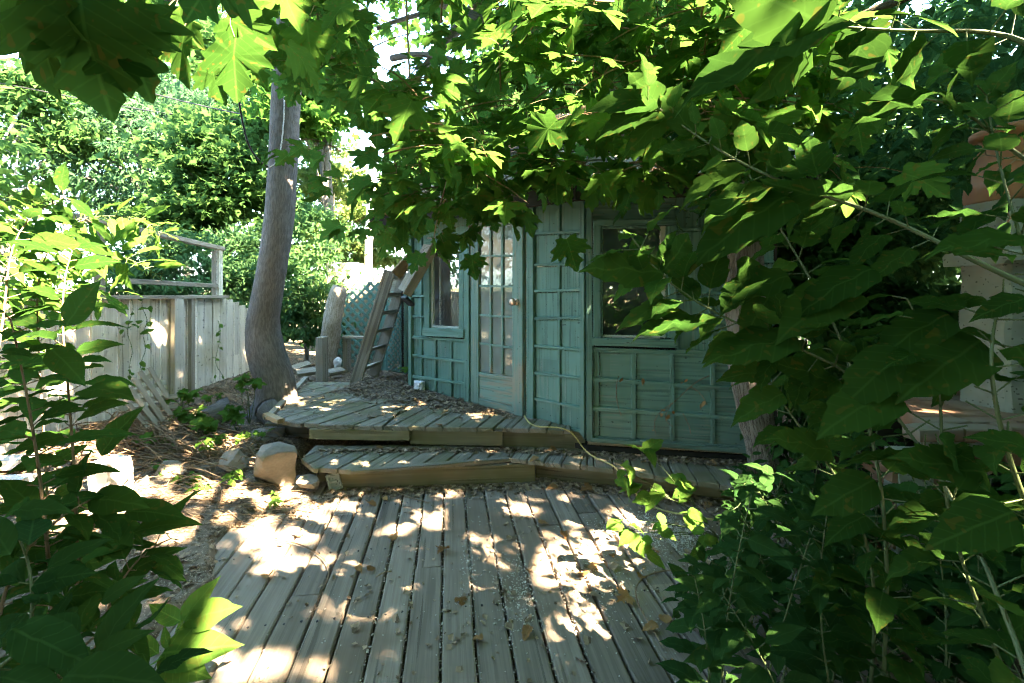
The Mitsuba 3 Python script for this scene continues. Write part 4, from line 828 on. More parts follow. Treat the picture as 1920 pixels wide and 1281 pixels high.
leafM.append(frame(np.array([unit(V(-0.3, -0.1, -0.75))]), np.array([unit(V(0.2, -1, 0.5))]), [0.20], np.array([P(771, 188, 2.0)])))
# the upper crown of this tree, above the picture
upper = []
for _ in range(90):
    c = P(540, -290, 5.0) + rng.normal(size=3) * V(1.6, 1.6, 0.9); k = 26
    upper.append(frame(rng.normal(size=(k, 3)) + V(0, 0, -0.4), normals(k, 0.5), U(0.1, 0.17, k), c + rng.normal(size=(k, 3)) * V(0.3, 0.3, 0.15)))
lm_ = np.vstack(leafM); x_, y_ = proj(lm_[:, :3, 3] + lm_[:, :3, 1] * .5); lm_ = lm_[(((x_ - 745) / 58) ** 2 + ((y_ - 70) / 95) ** 2 > 1) | (rng.random(len(lm_)) < 0.18)]
leaves(maple, 'maple', lm_, 'maple_leaf', cap=300)
part(maple, 'upper_crown', leaf_mesh(VARLO['maple'], np.vstack(upper)), 'maple_leaf', stuff=True)
part(maple, 'twigs', merge(twigs), 'twig', stuff=True)

# ------------------------------------------------------------------ the overhanging maple whose crown shades the yard from behind the camera
over = thing('overhanging_maple', 'maple boughs hanging in from above at the top left, their nearest leaves dark and large', 'tree')
part(over, 'trunk', tube([V(3.4, -3.6, -0.2), V(3.3, -3.4, 2), V(3.0, -3.0, 4.2), V(2.6, -2.4, 6.5)], [0.30, 0.24, 0.2, 0.1], 14, n=24, lump=0.12), 'maple_bark')
for e_ in (V(0.5, -1.6, 5.2), V(-0.8, -0.6, 4.4), V(1.5, 1.0, 5.0), V(4.5, 0.5, 5.0), V(1.0, -4.5, 5.4), V(3.6, 1.5, 4.6)):
    s_ = V(3.1, -3.1, 3.6); part(over, 'limb', tube([s_, (s_ + e_) / 2 + V(0, 0, 0.5), e_], [0.11, 0.07, 0.02], 8, n=14, lump=0.1), 'maple_bark')
LIT = [  # (point that the sun reaches through a gap in the crown, radius of the gap)
    (G(470, 960, 0.03), 0.33), (G(400, 1010, 0.03), 0.31), (G(520, 985, 0), 0.21), (P(505, 865, 3.3), 0.38), (G(560, 1000, 0), .06), (G(600, 960, 0), .06), (G(520, 1060, 0), .06), (G(620, 1150, 0), .06), (G(740, 1150, 0), .05), (G(900, 1010, 0), .05), (G(760, 990, 0), .05), (G(1010, 1180, 0), .05), (G(1080, 1170, 0), .06), (G(720, 1210, 0), .06), (G(920, 950, 0), .05), (G(1180, 1040, 0), .05), (G(730, 795, Z2), .08), (G(900, 790, Z2), .06), (G(660, 760, Z2), .10), (P(207, 890, 3.0), 0.26), (G(1010, 1040, 0), 0.15), (G(1060, 1050, 0), 0.11), (G(850, 1010, 0), 0.07), (G(960, 1060, 0), 0.07),
    (P(340, 1190, 1.75), 0.15), (P(120, 430, 1.7), 0.42), (P(150, 420, 2.2), 0.42), (P(60, 480, 2.1), 0.4), (P(40, 610, 1.5), 0.2), (P(250, 430, 2.3), 0.3), (P(250, 420, 1.7), 0.3), (P(40, 500, 1.6), 0.3), (P(60, 640, 1.6), 0.2), (P(785, 895, 3.4), 0.07), (G(830, 925, 0), 0.08), (G(800, 928, 0), 0.08), (G(700, 775, Z2), 0.09), (G(640, 770, Z2), 0.07), (G(760, 846, Z1), 0.08), (P(1020, 832, 3.88), 0.05),
    (P(305, 605, 4.9), 0.06), (P(300, 640, 4.9), 0.05), (P(770, 220, 2.4), 0.22), (P(1150, 480, 1.35), 0.12), (P(1215, 470, 1.35), 0.12), (P(1380, 430, 1.2), 0.14), (P(1450, 380, 1.2), 0.10), (P(1350, 30, 1.1), 0.10), (P(1000, 200, 3), 0.25), (P(1150, 260, 3), 0.25), (P(880, 180, 3), 0.25), (P(1230, 160, 1.5), 0.15),
    (G(1100, 1040, 0), 0.05), (G(1150, 1090, 0), 0.05), (G(1130, 1150, 0), 0.06), (G(1060, 1110, 0), 0.06), (G(470, 1230, 0), 0.09), (G(560, 1235, 0), 0.07), (G(450, 1150, 0), 0.06), (G(690, 1100, 0), 0.07), (G(640, 1050, 0), 0.06), (G(850, 1190, 0), 0.05), (G(1200, 1175, 0), 0.05), (G(980, 950, 0), 0.05), (G(1120, 945, 0), 0.04), (P(1760, 745, 2.5), 0.14), (P(1430, 1110, 2.0), 0.06), (P(1270, 905, 2.8), 0.12), (P(1215, 985, 2.4), 0.12), (P(1700, 1170, 1.7), 0.04)]
n = 60000
p = np.c_[U(-3.0, 8.0, n), U(-6.5, 3.4, n), U(4.2, 7.4, n)]
cl = np.c_[U(-4.5, 8.5, 1200), U(-6.5, 3.6, 1200), U(4.2, 7.4, 1200)]; p = 0.5 * p + 0.5 * (cl[rng.integers(0, 1200, n)] + rng.normal(size=(n, 3)) * 0.35) if False else cl[rng.integers(0, 1200, n)] + rng.normal(size=(n, 3)) * V(0.42, 0.42, 0.22)
q = q_of(p)
dens = np.full(n, 0.0)
dk = ss(-2.9, -1.2, q[:, 0]) * (1 - ss(7.0, 8.0, q[:, 1])) * ss(-1.2, 0.2, q[:, 1])
shade = 0.13 + 0.20 * ss(0.35, 0.65, meshkit.fbm(np.c_[q * 1.6, 0 * q[:, 0]], 2)) + 0.9 * ss(0.7, 1.5, q[:, 0])
left = 0.27 * (1 - ss(-2.9, -1.2, q[:, 0])) * (1 - ss(3.0, 4.5, q[:, 1]) * 0.0)
dens = dk * shade + left
far = ss(4.2, 5.0, q[:, 1]); dens = dens * (1 - far) + far * (0.30 + 0.5 * (1 - ss(-2.5, -1.7, q[:, 0]))) * (1 - ss(7.5, 8.5, q[:, 1]))
dens = np.maximum(dens, 0.9 * ss(-0.5, -0.2, q[:, 0]) * ss(3.7, 3.9, q[:, 1])); dens += 0.28 * ss(-1.1, -0.8, q[:, 0]) * (1 - ss(2.1, 2.4, q[:, 1]))
for pt, r in ((P(1350, 150, 1.05), .28), (P(1500, 250, 1.2), .25), (P(1400, 340, 1.3), .22), (P(1420, 540, 1.2), .25), (P(1500, 640, 1.1), .22), (P(80, 1220, .8), .35), (P(30, 1000, .95), .25)): dens += 0.5 * np.exp(-(np.hypot(*(q - q_of(pt)).T) / r) ** 2)
keep = rng.random(n) < dens
m_ = 11000; p2 = np.c_[U(-5.5, -0.8, m_), U(-6.5, 1.2, m_), U(4.0, 6.6, m_)]; q2 = q_of(p2); k2 = ~((q2[:, 0] > -3.3) & (q2[:, 1] > 1.2)); p, q, keep = np.vstack([p, p2]), np.vstack([q, q2]), np.r_[keep, k2]
for pt, r in LIT: keep &= (np.hypot(*(q - q_of(pt)).T) > r + 0.045) | ((rng.random(len(p)) < 0.68) & (r in (0.33, 0.31, 0.21)) & (r != 0.38))
px, py = proj(p); inview = (p[:, 1] > 0.1) & (px > -150) & (px < 2070) & (py > -90)
keep &= ~inview
keep &= p[:, 2] > 4.0
p = p[keep]; k = len(p)
part(over, 'crown', leaf_mesh(SHADE, frame(rng.normal(size=(k, 3)) * V(1, 1, 0.4) + V(0, 0, -0.4), normals(k, 0.38, unit(SUN + V(0, 0, 1))), U(0.14, 0.22, k), p)), 'maple_leaf', stuff=True)
low = []
for c, r in (((-4.5, -7.0, 3.0), (3.0, 1.5, 3.6)), ((0, -7.6, 3.2), (3.2, 1.4, 3.8)), ((4.2, -6.6, 3.0), (3.0, 1.5, 3.6)), ((6.3, -2.8, 3.0), (1.5, 3.2, 3.4)), ((6.2, 1.8, 2.8), (1.3, 2.8, 3.2)), ((-6.8, -2.0, 3.0), (1.3, 3.4, 3.6))):   # low boughs behind the camera: what the panes reflect
    k = 7500; low.append(frame(rng.normal(size=(k, 3)), normals(k, 0.6), U(0.24, 0.34, k), V(*c) + rand_dirs(k) * (U(0.5, 1, k) ** 0.5)[:, None] * V(*r)))
part(over, 'low_crown', leaf_mesh(CARD, np.vstack(low)), 'maple_leaf', stuff=True)
hang, tw = [], []
for _ in range(70):
    px, py, d = U(-250, 450), U(-420, -70), U(0.6, 1.6); o = P(px, py, d)
    if all(np.hypot(*(q_of(o) - q_of(pt))) > r + .06 for pt, r in LIT): hang.append(frame(rng.normal(size=(1, 3)) * V(1, 1, .3), normals(1, 0.4), [U(.14, .18)], o[None]))
def sunfree(o, m=.08): return all(np.hypot(*(q_of(o) - q_of(pt))) > r + m for pt, r in LIT)
for _ in range(70):
    o = P(U(-250, 450), U(-420, -70), U(0.6, 1.6))
    if sunfree(o): hang.append(frame(rng.normal(size=(1, 3)) * V(1, 1, .3), normals(1, 0.4), [U(.14, .18)], o[None]))
for _ in range(40):
    o = P(U(-10, 235), U(-60, 60), U(0.9, 1.1))
    if sunfree(o, .02): hang.append(frame(np.array([unit(V(U(-.5, .5), U(-.2, .2), -1))]), np.array([unit(V(U(-.5, .5), -1, U(.1, .8)))]), [U(.13, .18)], o[None]))
for (px, py, d, sz, dx, dz, ny) in ((70, -25, 0.80, .18, -.1, -1, -1), (145, -10, 0.78, .20, .15, -1, -1), (215, 10, 0.84, .18, .35, -1, -.9), (20, -20, 0.86, .17, -.5, -1, -.8), (195, 70, 0.9, .13, .1, -1, -1), (110, 20, 0.88, .16, 0, -1, -1), (175, 30, 0.83, .17, .5, -.9, -.6), (345, 50, 1.1, .15, -.1, -.9, -.8), (440, 70, 1.15, .17, 0, -1, -.8), (420, 30, 1.2, .16, .8, -.5, -.4), (330, 10, 1.2, .15, .4, -.7, -.7), (480, -10, 1.5, .18, .2, -.9, -.7), (575, 40, 1.5, .17, .1, -1, -.9), (540, 50, 1.6, .16, -.3, -.9, -.9), (270, 0, 1.3, .15, -.2, -.8, -.5), (600, 90, 1.6, .15, .9, -.4, -.4), (650, 20, 1.7, .16, .5, -.7, -.4), (250, 90, 1.6, .12, .3, -.7, -.5), (395, 120, 1.4, .13, .2, -.9, -.8), (520, -30, 1.3, .16, .4, -.6, -.6), (470, 110, 1.6, .13, .5, -.9, -.8), (560, 120, 2.0, .16, .3, -.9, -.8), (300, 60, 1.3, .12, .4, -.8, -.6)):
    d, sz = (d, sz) if d < 1 else (1.3 * d, 1.2 * sz)
    o = P(px, py, d); hang.append(frame(np.array([unit(V(dx, U(-.25, .1), dz))]), np.array([unit(V(U(-.4, .4), ny, U(0.0, 0.6)))]), [sz], o[None]))
    tw.append(tube([o, o + V(U(-.03, .03), 0.02, 0.08), o + V(U(-.1, .1), 0.1, 0.22)], 0.0016, 4, n=6))
for _ in range(60):
    px, py, d = U(-20, 620), U(-90, 60), U(1.2, 2.6); k = 3; o = P(px, py, d) + rng.normal(size=(k, 3)) * 0.12
    if all(sunfree(x) for x in o): hang.append(frame(rng.normal(size=(k, 3)) * V(1, 1, .4) + V(0, 0, -.7), normals(k, 0.5, (0, -.4, .8)), U(.12, .17, k), o))
leaves(over, 'maple', np.vstack(hang), 'maple_leaf')
part(over, 'twigs', merge(tw), 'twig', stuff=True)

# ------------------------------------------------------------------ the pale trunk before the shed's right wall
pt_ = thing('pale_trunk_tree', 'tree with flaking pale bark standing against the right wall of the shed', 'tree')
cp = [(1432, 880, 40, 2.98), (1420, 800, 38, 2.98), (1405, 720, 42, 2.98), (1400, 640, 43, 2.98), (1396, 520, 45, 3.0), (1396, 400, 44, 3.0), (1392, 280, 40, 3.05), (1380, 100, 36, 3.1), (1375, -200, 28, 3.2)]
part(pt_, 'trunk', tube([P(x, y_, d) for x, y_, r, d in cp], [0.76 * r * d / F for x, y_, r, d in cp], 22, n=70, lump=0.2, seed=8), 'pale_bark')
part(pt_, 'limb', tube([P(1385, 220, 3.05), P(1480, 120, 2.8), P(1600, 40, 2.6), P(1750, -20, 2.4)], [0.06, 0.045, 0.03, 0.015], 8, n=16), 'pale_bark')
part(pt_, 'limb', tube([P(1390, 300, 3.05), P(1330, 200, 3.2), P(1280, 60, 3.4)], [0.045, 0.03, 0.012], 8, n=12), 'pale_bark')
M = []
for _ in range(46):
    px, py, d = U(1380, 1620), U(290, 420), U(2.2, 2.7); k = 5; M.append(frame(rng.normal(size=(k, 3)) * V(1, 1, .35) + V(-.2, -.2, -.3), normals(k, 0.4), U(.08, .13, k), P(px, py, d) + rng.normal(size=(k, 3)) * V(.1, .1, .05)))
for _ in range(150):
    px, py, d = U(1280, 1990), U(-80, 430), U(2.3, 4.2)
    if ((px - 1620) / 200) ** 2 + ((py - 330) / 60) ** 2 < 1 and rng.random() < 0.6: continue
    k = 6; M.append(frame(rng.normal(size=(k, 3)) * V(1, 1, .35) + V(-.2, -.2, -.3), normals(k, 0.4), U(.08, .13, k), P(px, py, d) + rng.normal(size=(k, 3)) * V(.2, .2, .08)))
k = 15000; pp = np.c_[U(0.9, 5.0, k), U(-1.5, 4.6, k), U(2.7, 5.2, k)]; qq = q_of(pp); ok = (rng.random(k) < 0.06 + 0.94 * ss(0.7, 1.3, qq[:, 0])); x_, y_ = proj(pp)
for pt, r in LIT: ok &= np.hypot(*(qq - q_of(pt)).T) > r + 0.05
pp = pp[ok]; k = len(pp); M.append(frame(rng.normal(size=(k, 3)) * V(1, 1, .4) + V(0, 0, -.3), normals(k, 0.45), U(.11, .16, k), pp))
leaves(pt_, 'ovate', np.vstack(M), 'shade_leaf', cap=260)

# ------------------------------------------------------------------ shrubs in the foreground
def shrub(name, label, stems, kind, mat, size, spacing, extra=None, clear=(), stem_r=0.006, tilt=0.42, lean=(0, 0, 1), cap=300, stem_mat='green_stem', opp=True, pet=0.25, drop=0.15, cat='shrub', group=None, tri=False):
    t = thing(name, label, cat, group); Ms = []; pets = []
    for st in stems:
        p = smooth_path(np.array(st, float), 24); L = np.linalg.norm(np.diff(p, axis=0), axis=1).sum()
        part(t, 'stem', tube(p, np.linspace(stem_r, stem_r * 0.35, 24), 6), stem_mat)
        m = max(2, int(L / spacing)); az = U(0, 6.28)
        for q in np.linspace(0.22, 1.0, m):
            i_ = min(int(q * 23), 22); o = p[i_] + (p[i_ + 1] - p[i_]) * (q * 23 - i_); ax = unit(p[i_ + 1] - p[i_])
            az += 1.57 + U(-.4, .4)
            s1 = unit(np.cross(ax, V(0.2, 0.3, 1) if abs(ax[2]) < 0.9 else V(1, 0.2, 0))); s2 = np.cross(ax, s1)
            for sg in ((0, math.pi) if opp else (0,)):
                if rng.random() < 0.08: continue
                out = unit(s1 * math.cos(az + sg) + s2 * math.sin(az + sg) + ax * U(0.2, 0.7)); sz = size * U(0.7, 1.2) * (1 - 0.35 * max(0, q - 0.75) * 2)
                e = o + out * sz * pet; pets.append(tube([o, e], 0.0018, 4, n=3))
                ds = [(out, 1.0)] if not tri else [(out, 1.0), (unit(out + np.cross(out, V(0, 0, 1)) * 0.9), 0.8), (unit(out - np.cross(out, V(0, 0, 1)) * 0.9), 0.8)]
                for dd, f_ in ds: Ms.append(frame((dd + V(0, 0, -drop))[None], normals(1, tilt, lean), [sz * f_], e[None]))
    Ms = np.vstack(Ms); x_, y_ = proj(Ms[:, :3, 3] + Ms[:, :3, 1] * 0.5); ok = np.ones(len(Ms), bool)
    for r0, s0, r1, s1 in clear: ok &= ~((x_ > r0) & (x_ < r1) & (y_ > s0) & (y_ < s1))          # the plant leaves these openings free
    Ms = [Ms[ok]] + (extra or [])
    leaves(t, kind, np.vstack(Ms), mat, cap=cap)
    part(t, 'petioles', merge(pets), stem_mat, stuff=True)
    return t
def hero(px0, py0, px1, py1, d0, d1, nrm):
    """A leaf from the pixel of its base to the pixel of its tip."""
    a_, b_ = P(px0, py0, d0), P(px1, py1, d1); return frame((b_ - a_)[None], unit(V(*nrm))[None], [np.linalg.norm(b_ - a_)], a_[None])
left_x = [hero(125, 610, 172, 530, 1.1, 1.08, (.5, -.9, .5)), hero(95, 655, 145, 690, 1.15, 1.1, (.3, -.6, .8)), hero(150, 735, 228, 705, 1.15, 1.1, (0, -.3, 1)), hero(0, 660, 56, 650, 1.1, 1.1, (0, -.3, 1)), hero(190, 855, 230, 770, 1.4, 1.4, (.3, -.5, .9)),
          hero(170, 935, 245, 935, 1.25, 1.2, (0, -.7, .8)), hero(235, 960, 330, 950, 1.4, 1.4, (0, -.5, .9)), hero(250, 1000, 360, 955, 1.4, 1.45, (-.2, -.4, .9)), hero(225, 1090, 300, 1020, 1.4, 1.4, (.3, -.4, .9))]
shrub('left_shrub', 'tall large leaved shrub at the left edge, sunlit above and dark below', [
    [P(130, 1330, 1.5), P(140, 900, 1.5), P(125, 700, 1.55), P(118, 560, 1.6), P(135, 470, 1.65)],
    [P(110, 1300, 1.25), P(95, 1100, 1.2), P(75, 900, 1.2), P(50, 740, 1.25), P(20, 600, 1.3)],
    [P(60, 1330, 1.6), P(90, 1000, 1.7), P(70, 600, 1.8), P(90, 470, 1.8), P(160, 410, 1.9)],
    [P(-60, 1200, 1.4), P(-30, 800, 1.5), P(10, 560, 1.6), P(40, 430, 1.7), P(120, 370, 1.8)],
    [P(-20, 1330, 1.1), P(0, 1150, 1.1), P(60, 1020, 1.15), P(130, 960, 1.2), P(210, 920, 1.3)],
    [P(130, 1330, 1.3), P(190, 1180, 1.35), P(250, 1060, 1.4), P(320, 1010, 1.5)],
    [P(40, 1400, 1.0), P(100, 1280, 1.0), P(170, 1200, 1.05), P(240, 1160, 1.1)],
    [P(30, 1300, 1.35), P(120, 1120, 1.4), P(180, 980, 1.45), P(240, 900, 1.5)]], 'ovate', 'sapling_leaf', 0.14, 0.048, extra=left_x, clear=[(165, 840, 260, 960), (240, 500, 560, 930), (330, 900, 700, 1300), (380, 300, 700, 900), (-20, 850, 58, 922)], stem_mat='twig')
shrub('left_sapling', 'sunlit feathery sapling arching over the fence railing at the left edge', [
    [P(-60, 700, 2.0), P(20, 500, 2.1), P(120, 420, 2.2), P(250, 410, 2.3), P(300, 440, 2.3)],
    [P(-80, 600, 2.2), P(0, 450, 2.3), P(80, 380, 2.4), P(150, 370, 2.5)], [P(-80, 560, 1.9), P(40, 480, 2.0), P(160, 470, 2.1), P(270, 500, 2.1), P(300, 520, 2.1)],
    [P(-60, 480, 2.3), P(-10, 400, 2.4), P(40, 350, 2.5)], [P(-50, 640, 2.3), P(60, 560, 2.3), P(150, 540, 2.4), P(200, 560, 2.4)], [P(-90, 420, 2.6), P(10, 370, 2.7), P(90, 340, 2.8)]], 'lance', 'shrub_leaf', 0.14, 0.032, stem_r=0.005, cap=200, clear=[(165, 840, 260, 960), (240, 500, 560, 930), (330, 900, 700, 1300), (380, 300, 700, 900), (-20, 850, 58, 922)])
sun_x = [hero(340, 1165, 283, 1140, 1.75, 1.7, (0, -.8, .7)), hero(345, 1165, 375, 1108, 1.75, 1.72, (.2, -.8, .6)), hero(350, 1165, 425, 1135, 1.75, 1.7, (0, -.8, .7)), hero(318, 1215, 300, 1183, 1.7, 1.7, (0, -.9, .5)), hero(305, 1225, 398, 1213, 1.7, 1.62, (0, -.75, .7)), hero(300, 1230, 362, 1258, 1.7, 1.6, (.1, -.7, .7)), hero(298, 1225, 245, 1195, 1.7, 1.68, (0, -.8, .6)), hero(300, 1240, 265, 1245, 1.7, 1.6, (0, -.7, .7)), hero(330, 1180, 390, 1155, 1.75, 1.72, (0, -.7, .7))]
shrub('bright_seedling', 'bright pale green seedling in a sun patch at the lower left of the deck', [[P(270, 1300, 1.7), P(305, 1225, 1.72), P(345, 1165, 1.75)]], 'ovate', 'shrub_leaf', 0.06, 0.2, extra=sun_x, stem_r=0.003, cat='seedling')
bl = [hero(x0, y0, x1, y1, d, d, nn) for x0, y0, x1, y1, d, nn in ((20, 1180, 160, 1230, .8, (0, -.5, .9)), (150, 1190, 60, 1150, .85, (0, -.5, .9)), (120, 1270, 280, 1250, .75, (0, -.5, .9)), (0, 1270, 110, 1290, .75, (.2, -.5, .9)), (170, 1240, 240, 1180, .9, (0, -.6, .8)), (60, 1100, 150, 1060, .95, (0, -.6, .8)), (20, 1040, -40, 960, .9, (.4, -.7, .6)), (190, 1130, 240, 1080, 1.0, (0, -.6, .8)), (110, 1090, 20, 1110, .95, (.1, -.6, .8)), (30, 960, 110, 940, .95, (0, -.5, .9)), (180, 1290, 330, 1330, .8, (0, -.5, .9)))]
shrub('corner_shrub', 'dark broad leaved shrub filling the lower left corner', [[P(0, 1500, .9), P(40, 1300, .9), P(60, 1150, .95), P(30, 1000, 1.0)], [P(120, 1500, .9), P(150, 1320, .9), P(200, 1200, 1.0)], [P(-100, 1400, .8), P(0, 1250, .85), P(90, 1190, .9)], [P(200, 1500, 1.0), P(230, 1350, 1.0), P(270, 1290, 1.05)]], 'ovate', 'shade_leaf', 0.12, 0.06, extra=bl, clear=[(165, 840, 260, 960), (240, 500, 560, 930), (330, 900, 700, 1300), (380, 300, 700, 900), (-20, 850, 58, 922)])
# right side
hx = [ hero(1440, 700, 1350, 690, 1.2, 1.2, (0, -.6, .8)), hero(1400, 480, 1420, 560, 1.25, 1.2, (.2, -.9, .4)), hero(1440, 560, 1380, 640, 1.2, 1.2, (-.2, -.8, .5)), hero(1470, 740, 1370, 770, 1.15, 1.15, (0, -.5, .9)), hero(1350, 400, 1400, 470, 1.3, 1.3, (.2, -.9, .4)), hero(1430, 430, 1340, 460, 1.3, 1.3, (0, -.7, .7)), hero(1590, 40, 1270, 125, 1.0, 1.02, (-.1, -.55, .8)), hero(1550, 45, 1360, -30, 1.0, .95, (0, -.6, -.7)), hero(1520, 40, 1465, 205, 1.05, 1.0, (.8, -.6, .2)), hero(1630, 45, 1590, 165, 1.05, 1.02, (-.2, -1, .3)), hero(1640, 30, 1830, 0, .95, .9, (0, -.6, .8)),
      hero(1235, 205, 1115, 225, 1.5, 1.5, (0, -.8, .6)), hero(1235, 200, 1185, 120, 1.5, 1.5, (.1, -1, .2)), hero(1240, 190, 1110, 165, 1.5, 1.5, (0, -.9, .5)), hero(1260, 215, 1165, 260, 1.5, 1.48, (0, -.7, .7)), hero(1300, 250, 1240, 170, 1.45, 1.45, (-.2, -.9, .4)),
      hero(1330, 285, 1230, 265, 1.4, 1.4, (0, -.7, .7)), hero(1345, 300, 1355, 235, 1.4, 1.38, (.2, -1, .3)), hero(1400, 320, 1275, 345, 1.35, 1.35, (0, -.5, .8)), hero(1440, 250, 1540, 240, 1.3, 1.3, (0, -.8, .5)), hero(1450, 330, 1540, 290, 1.25, 1.3, (0, -.6, .7)),
      hero(1440, 350, 1310, 385, 1.25, 1.2, (0, -.35, 1)), hero(1590, 375, 1440, 360, 1.2, 1.2, (0, -.5, -.8)), hero(1480, 370, 1300, 430, 1.2, 1.15, (.1, -.5, .85)), hero(1610, 205, 1745, 160, 1.1, 1.1, (0, -.5, .8)), hero(1740, 170, 1590, 210, 1.0, 1.0, (0, -.5, .8)), hero(1760, 175, 1830, 235, 1.0, 1.0, (.2, -.8, .5)),
      hero(1245, 515, 1090, 480, 1.3, 1.3, (-.1, -.75, .65)), hero(1205, 505, 1180, 445, 1.3, 1.32, (-.3, -.9, .3)), hero(1240, 510, 1310, 440, 1.3, 1.35, (.3, -.9, .3)), hero(1270, 570, 1160, 575, 1.3, 1.28, (0, -.4, .9)), hero(1330, 605, 1185, 602, 1.25, 1.22, (0, -.25, 1)), hero(1310, 560, 1265, 500, 1.3, 1.3, (.2, -.9, .4)), hero(1390, 530, 1350, 585, 1.2, 1.18, (-.3, -.9, .4)), hero(1480, 520, 1350, 545, 1.2, 1.2, (0, -.6, .8)),
      hero(1640, 505, 1490, 545, 1.1, 1.1, (0, -.4, .9)), hero(1600, 545, 1450, 590, 1.15, 1.1, (0, -.5, .9)), hero(1780, 590, 1640, 640, 1.0, 1.0, (0, -.5, .9)), hero(1790, 480, 1920, 440, .95, .95, (0, -.5, .8)), hero(1840, 640, 1700, 720, .95, .92, (-.2, -.7, .7)), hero(1790, 570, 1850, 545, 1.0, 1.0, (0, -.6, .8)), hero(1800, 620, 1900, 640, .95, .9, (0, -.4, .9)), hero(1930, 560, 1840, 570, .9, .9, (0, -.5, .8)), hero(1700, 660, 1580, 740, 1.0, .98, (-.1, -.6, .8)), hero(1680, 740, 1530, 775, 1.0, .98, (0, -.5, .9)), hero(1780, 700, 1760, 760, 1.0, .98, (.1, -.9, .4)), hero(1490, 630, 1330, 660, 1.15, 1.12, (0, -.4, .9)), hero(1560, 720, 1470, 660, 1.15, 1.15, (0, -.7, .7)), hero(1950, 460, 1760, 420, .85, .85, (0, -.3, 1)), hero(1560, 850, 1440, 800, 1.1, 1.1, (0, -.5, .9)), hero(1850, 890, 1700, 850, .9, .9, (0, -.6, .8)), hero(1640, 900, 1530, 950, 1.05, 1.05, (0, -.6, .8)), hero(1760, 820, 1830, 900, .9, .9, (0, -.6, .7)), hero(1900, 960, 1760, 1010, .8, .8, (0, -.6, .8)), hero(1950, 850, 1860, 800, .75, .75, (0, -.6, .8))]
stems = [[P(1990, 560, .95), P(1800, 475, 1.05), P(1640, 400, 1.15), P(1480, 345, 1.25), P(1330, 270, 1.4), P(1215, 190, 1.5)],
         [V(1.00, 1.11, -.02), P(1720, 830, 1.05), P(1590, 700, 1.15), P(1440, 630, 1.2), P(1330, 580, 1.25), P(1240, 515, 1.3), P(1185, 445, 1.32)],
         [P(1990, 130, .9), P(1860, 62, 1.0), P(1720, 58, 1.0), P(1600, 52, 1.02), P(1520, 48, 1.05)],
         [V(1.04, 1.26, -.02), P(1660, 1000, 1.2), P(1630, 800, 1.2), P(1560, 600, 1.3), P(1470, 440, 1.4), P(1400, 320, 1.5)],
         [V(1.09, 1.06, -.02), P(1840, 1150, 1.0), P(1770, 900, 1.0), P(1760, 720, 1.0), P(1700, 560, 1.05)],
         [P(1990, 1100, .9), P(1900, 880, .9), P(1860, 700, .9), P(1880, 560, .95)],
         [V(1.10, 1.36, -.02), P(1640, 1150, 1.3), P(1600, 950, 1.3), P(1500, 800, 1.35), P(1430, 690, 1.4)],
         [P(2000, 330, 1.2), P(1860, 250, 1.3), P(1760, 190, 1.3), P(1680, 190, 1.35)],
         [P(1990, 800, 1.0), P(1930, 500, 1.1), P(1880, 330, 1.2), P(1850, 180, 1.25)]]
shrub('right_sapling', 'large leaved box elder sapling reaching in from the right edge before the shed', stems, 'acer', 'sapling_leaf', 0.115, 0.06, extra=hx, stem_r=0.0065, clear=[(1690, 705, 1960, 815), (1800, 480, 1925, 690)], tilt=0.34, pet=0.45, cap=300)
st2 = []
for _ in range(80):
    px, d = U(1290, 2000), U(1.3, 2.4); py = U(880, 1180) if px > 1380 else U(1040, 1200)
    e = P(px, py, d); b = V(e[0] + U(-.15, .25), e[1] + U(-.1, .2), 0.0); st2.append([b, (b + e) / 2 + V(U(-.08, .08), U(-.08, .08), .05), e])
lx = [hero(x0, y0, x1, y1, d, d, nn) for x0, y0, x1, y1, d, nn in ((1390, 1130, 1440, 1065, 1.75, (-.3, -.9, .4)), (1375, 1130, 1400, 1070, 1.75, (.2, -1, .3)), (1350, 1130, 1365, 1085, 1.75, (.2, -.9, .5)), (1370, 1125, 1290, 1080, 1.75, (0, -.7, .7)), (1350, 1135, 1270, 1130, 1.7, (0, -.6, .8)), (1380, 1140, 1450, 1120, 1.7, (0, -.7, .7)), (1450, 1190, 1480, 1260, 1.6, (0, -.8, .5)), (1700, 1190, 1620, 1160, 1.4, (0, -.6, .8)), (1700, 1200, 1790, 1210, 1.4, (0, -.6, .8)), (1640, 1175, 1665, 1145, 1.5, (0, -.9, .4)))]
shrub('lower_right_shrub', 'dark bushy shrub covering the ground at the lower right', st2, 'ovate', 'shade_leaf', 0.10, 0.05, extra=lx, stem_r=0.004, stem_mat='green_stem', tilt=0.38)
st3 = []
for _ in range(76):
    px, d = U(1400, 2050), U(2.1, 3.1); py = U(720, 960); e = P(px, py, d)
    if px < 1480: e[2] = min(e[2], 0.55)
    if 1700 < px and py < 860: e = P(px, U(860, 980), d)
    b = V(e[0] + U(-.1, .2), e[1] + U(-.1, .2), 0.0); st3.append([b, (b + e) / 2 + V(U(-.08, .08), U(-.08, .08), .05), e])
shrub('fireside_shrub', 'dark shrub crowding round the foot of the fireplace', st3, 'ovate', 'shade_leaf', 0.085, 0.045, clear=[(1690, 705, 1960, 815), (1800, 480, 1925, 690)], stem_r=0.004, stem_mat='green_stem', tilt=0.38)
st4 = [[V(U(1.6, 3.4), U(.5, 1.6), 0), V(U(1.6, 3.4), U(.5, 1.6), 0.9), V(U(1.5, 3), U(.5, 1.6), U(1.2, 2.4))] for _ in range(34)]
shrub('edge_shrub', 'dark leaves of the shrub just inside the right edge', st4, 'ovate', 'shade_leaf', 0.12, 0.06, clear=[(1690, 705, 1960, 815), (1800, 480, 1925, 690)], stem_mat='twig')

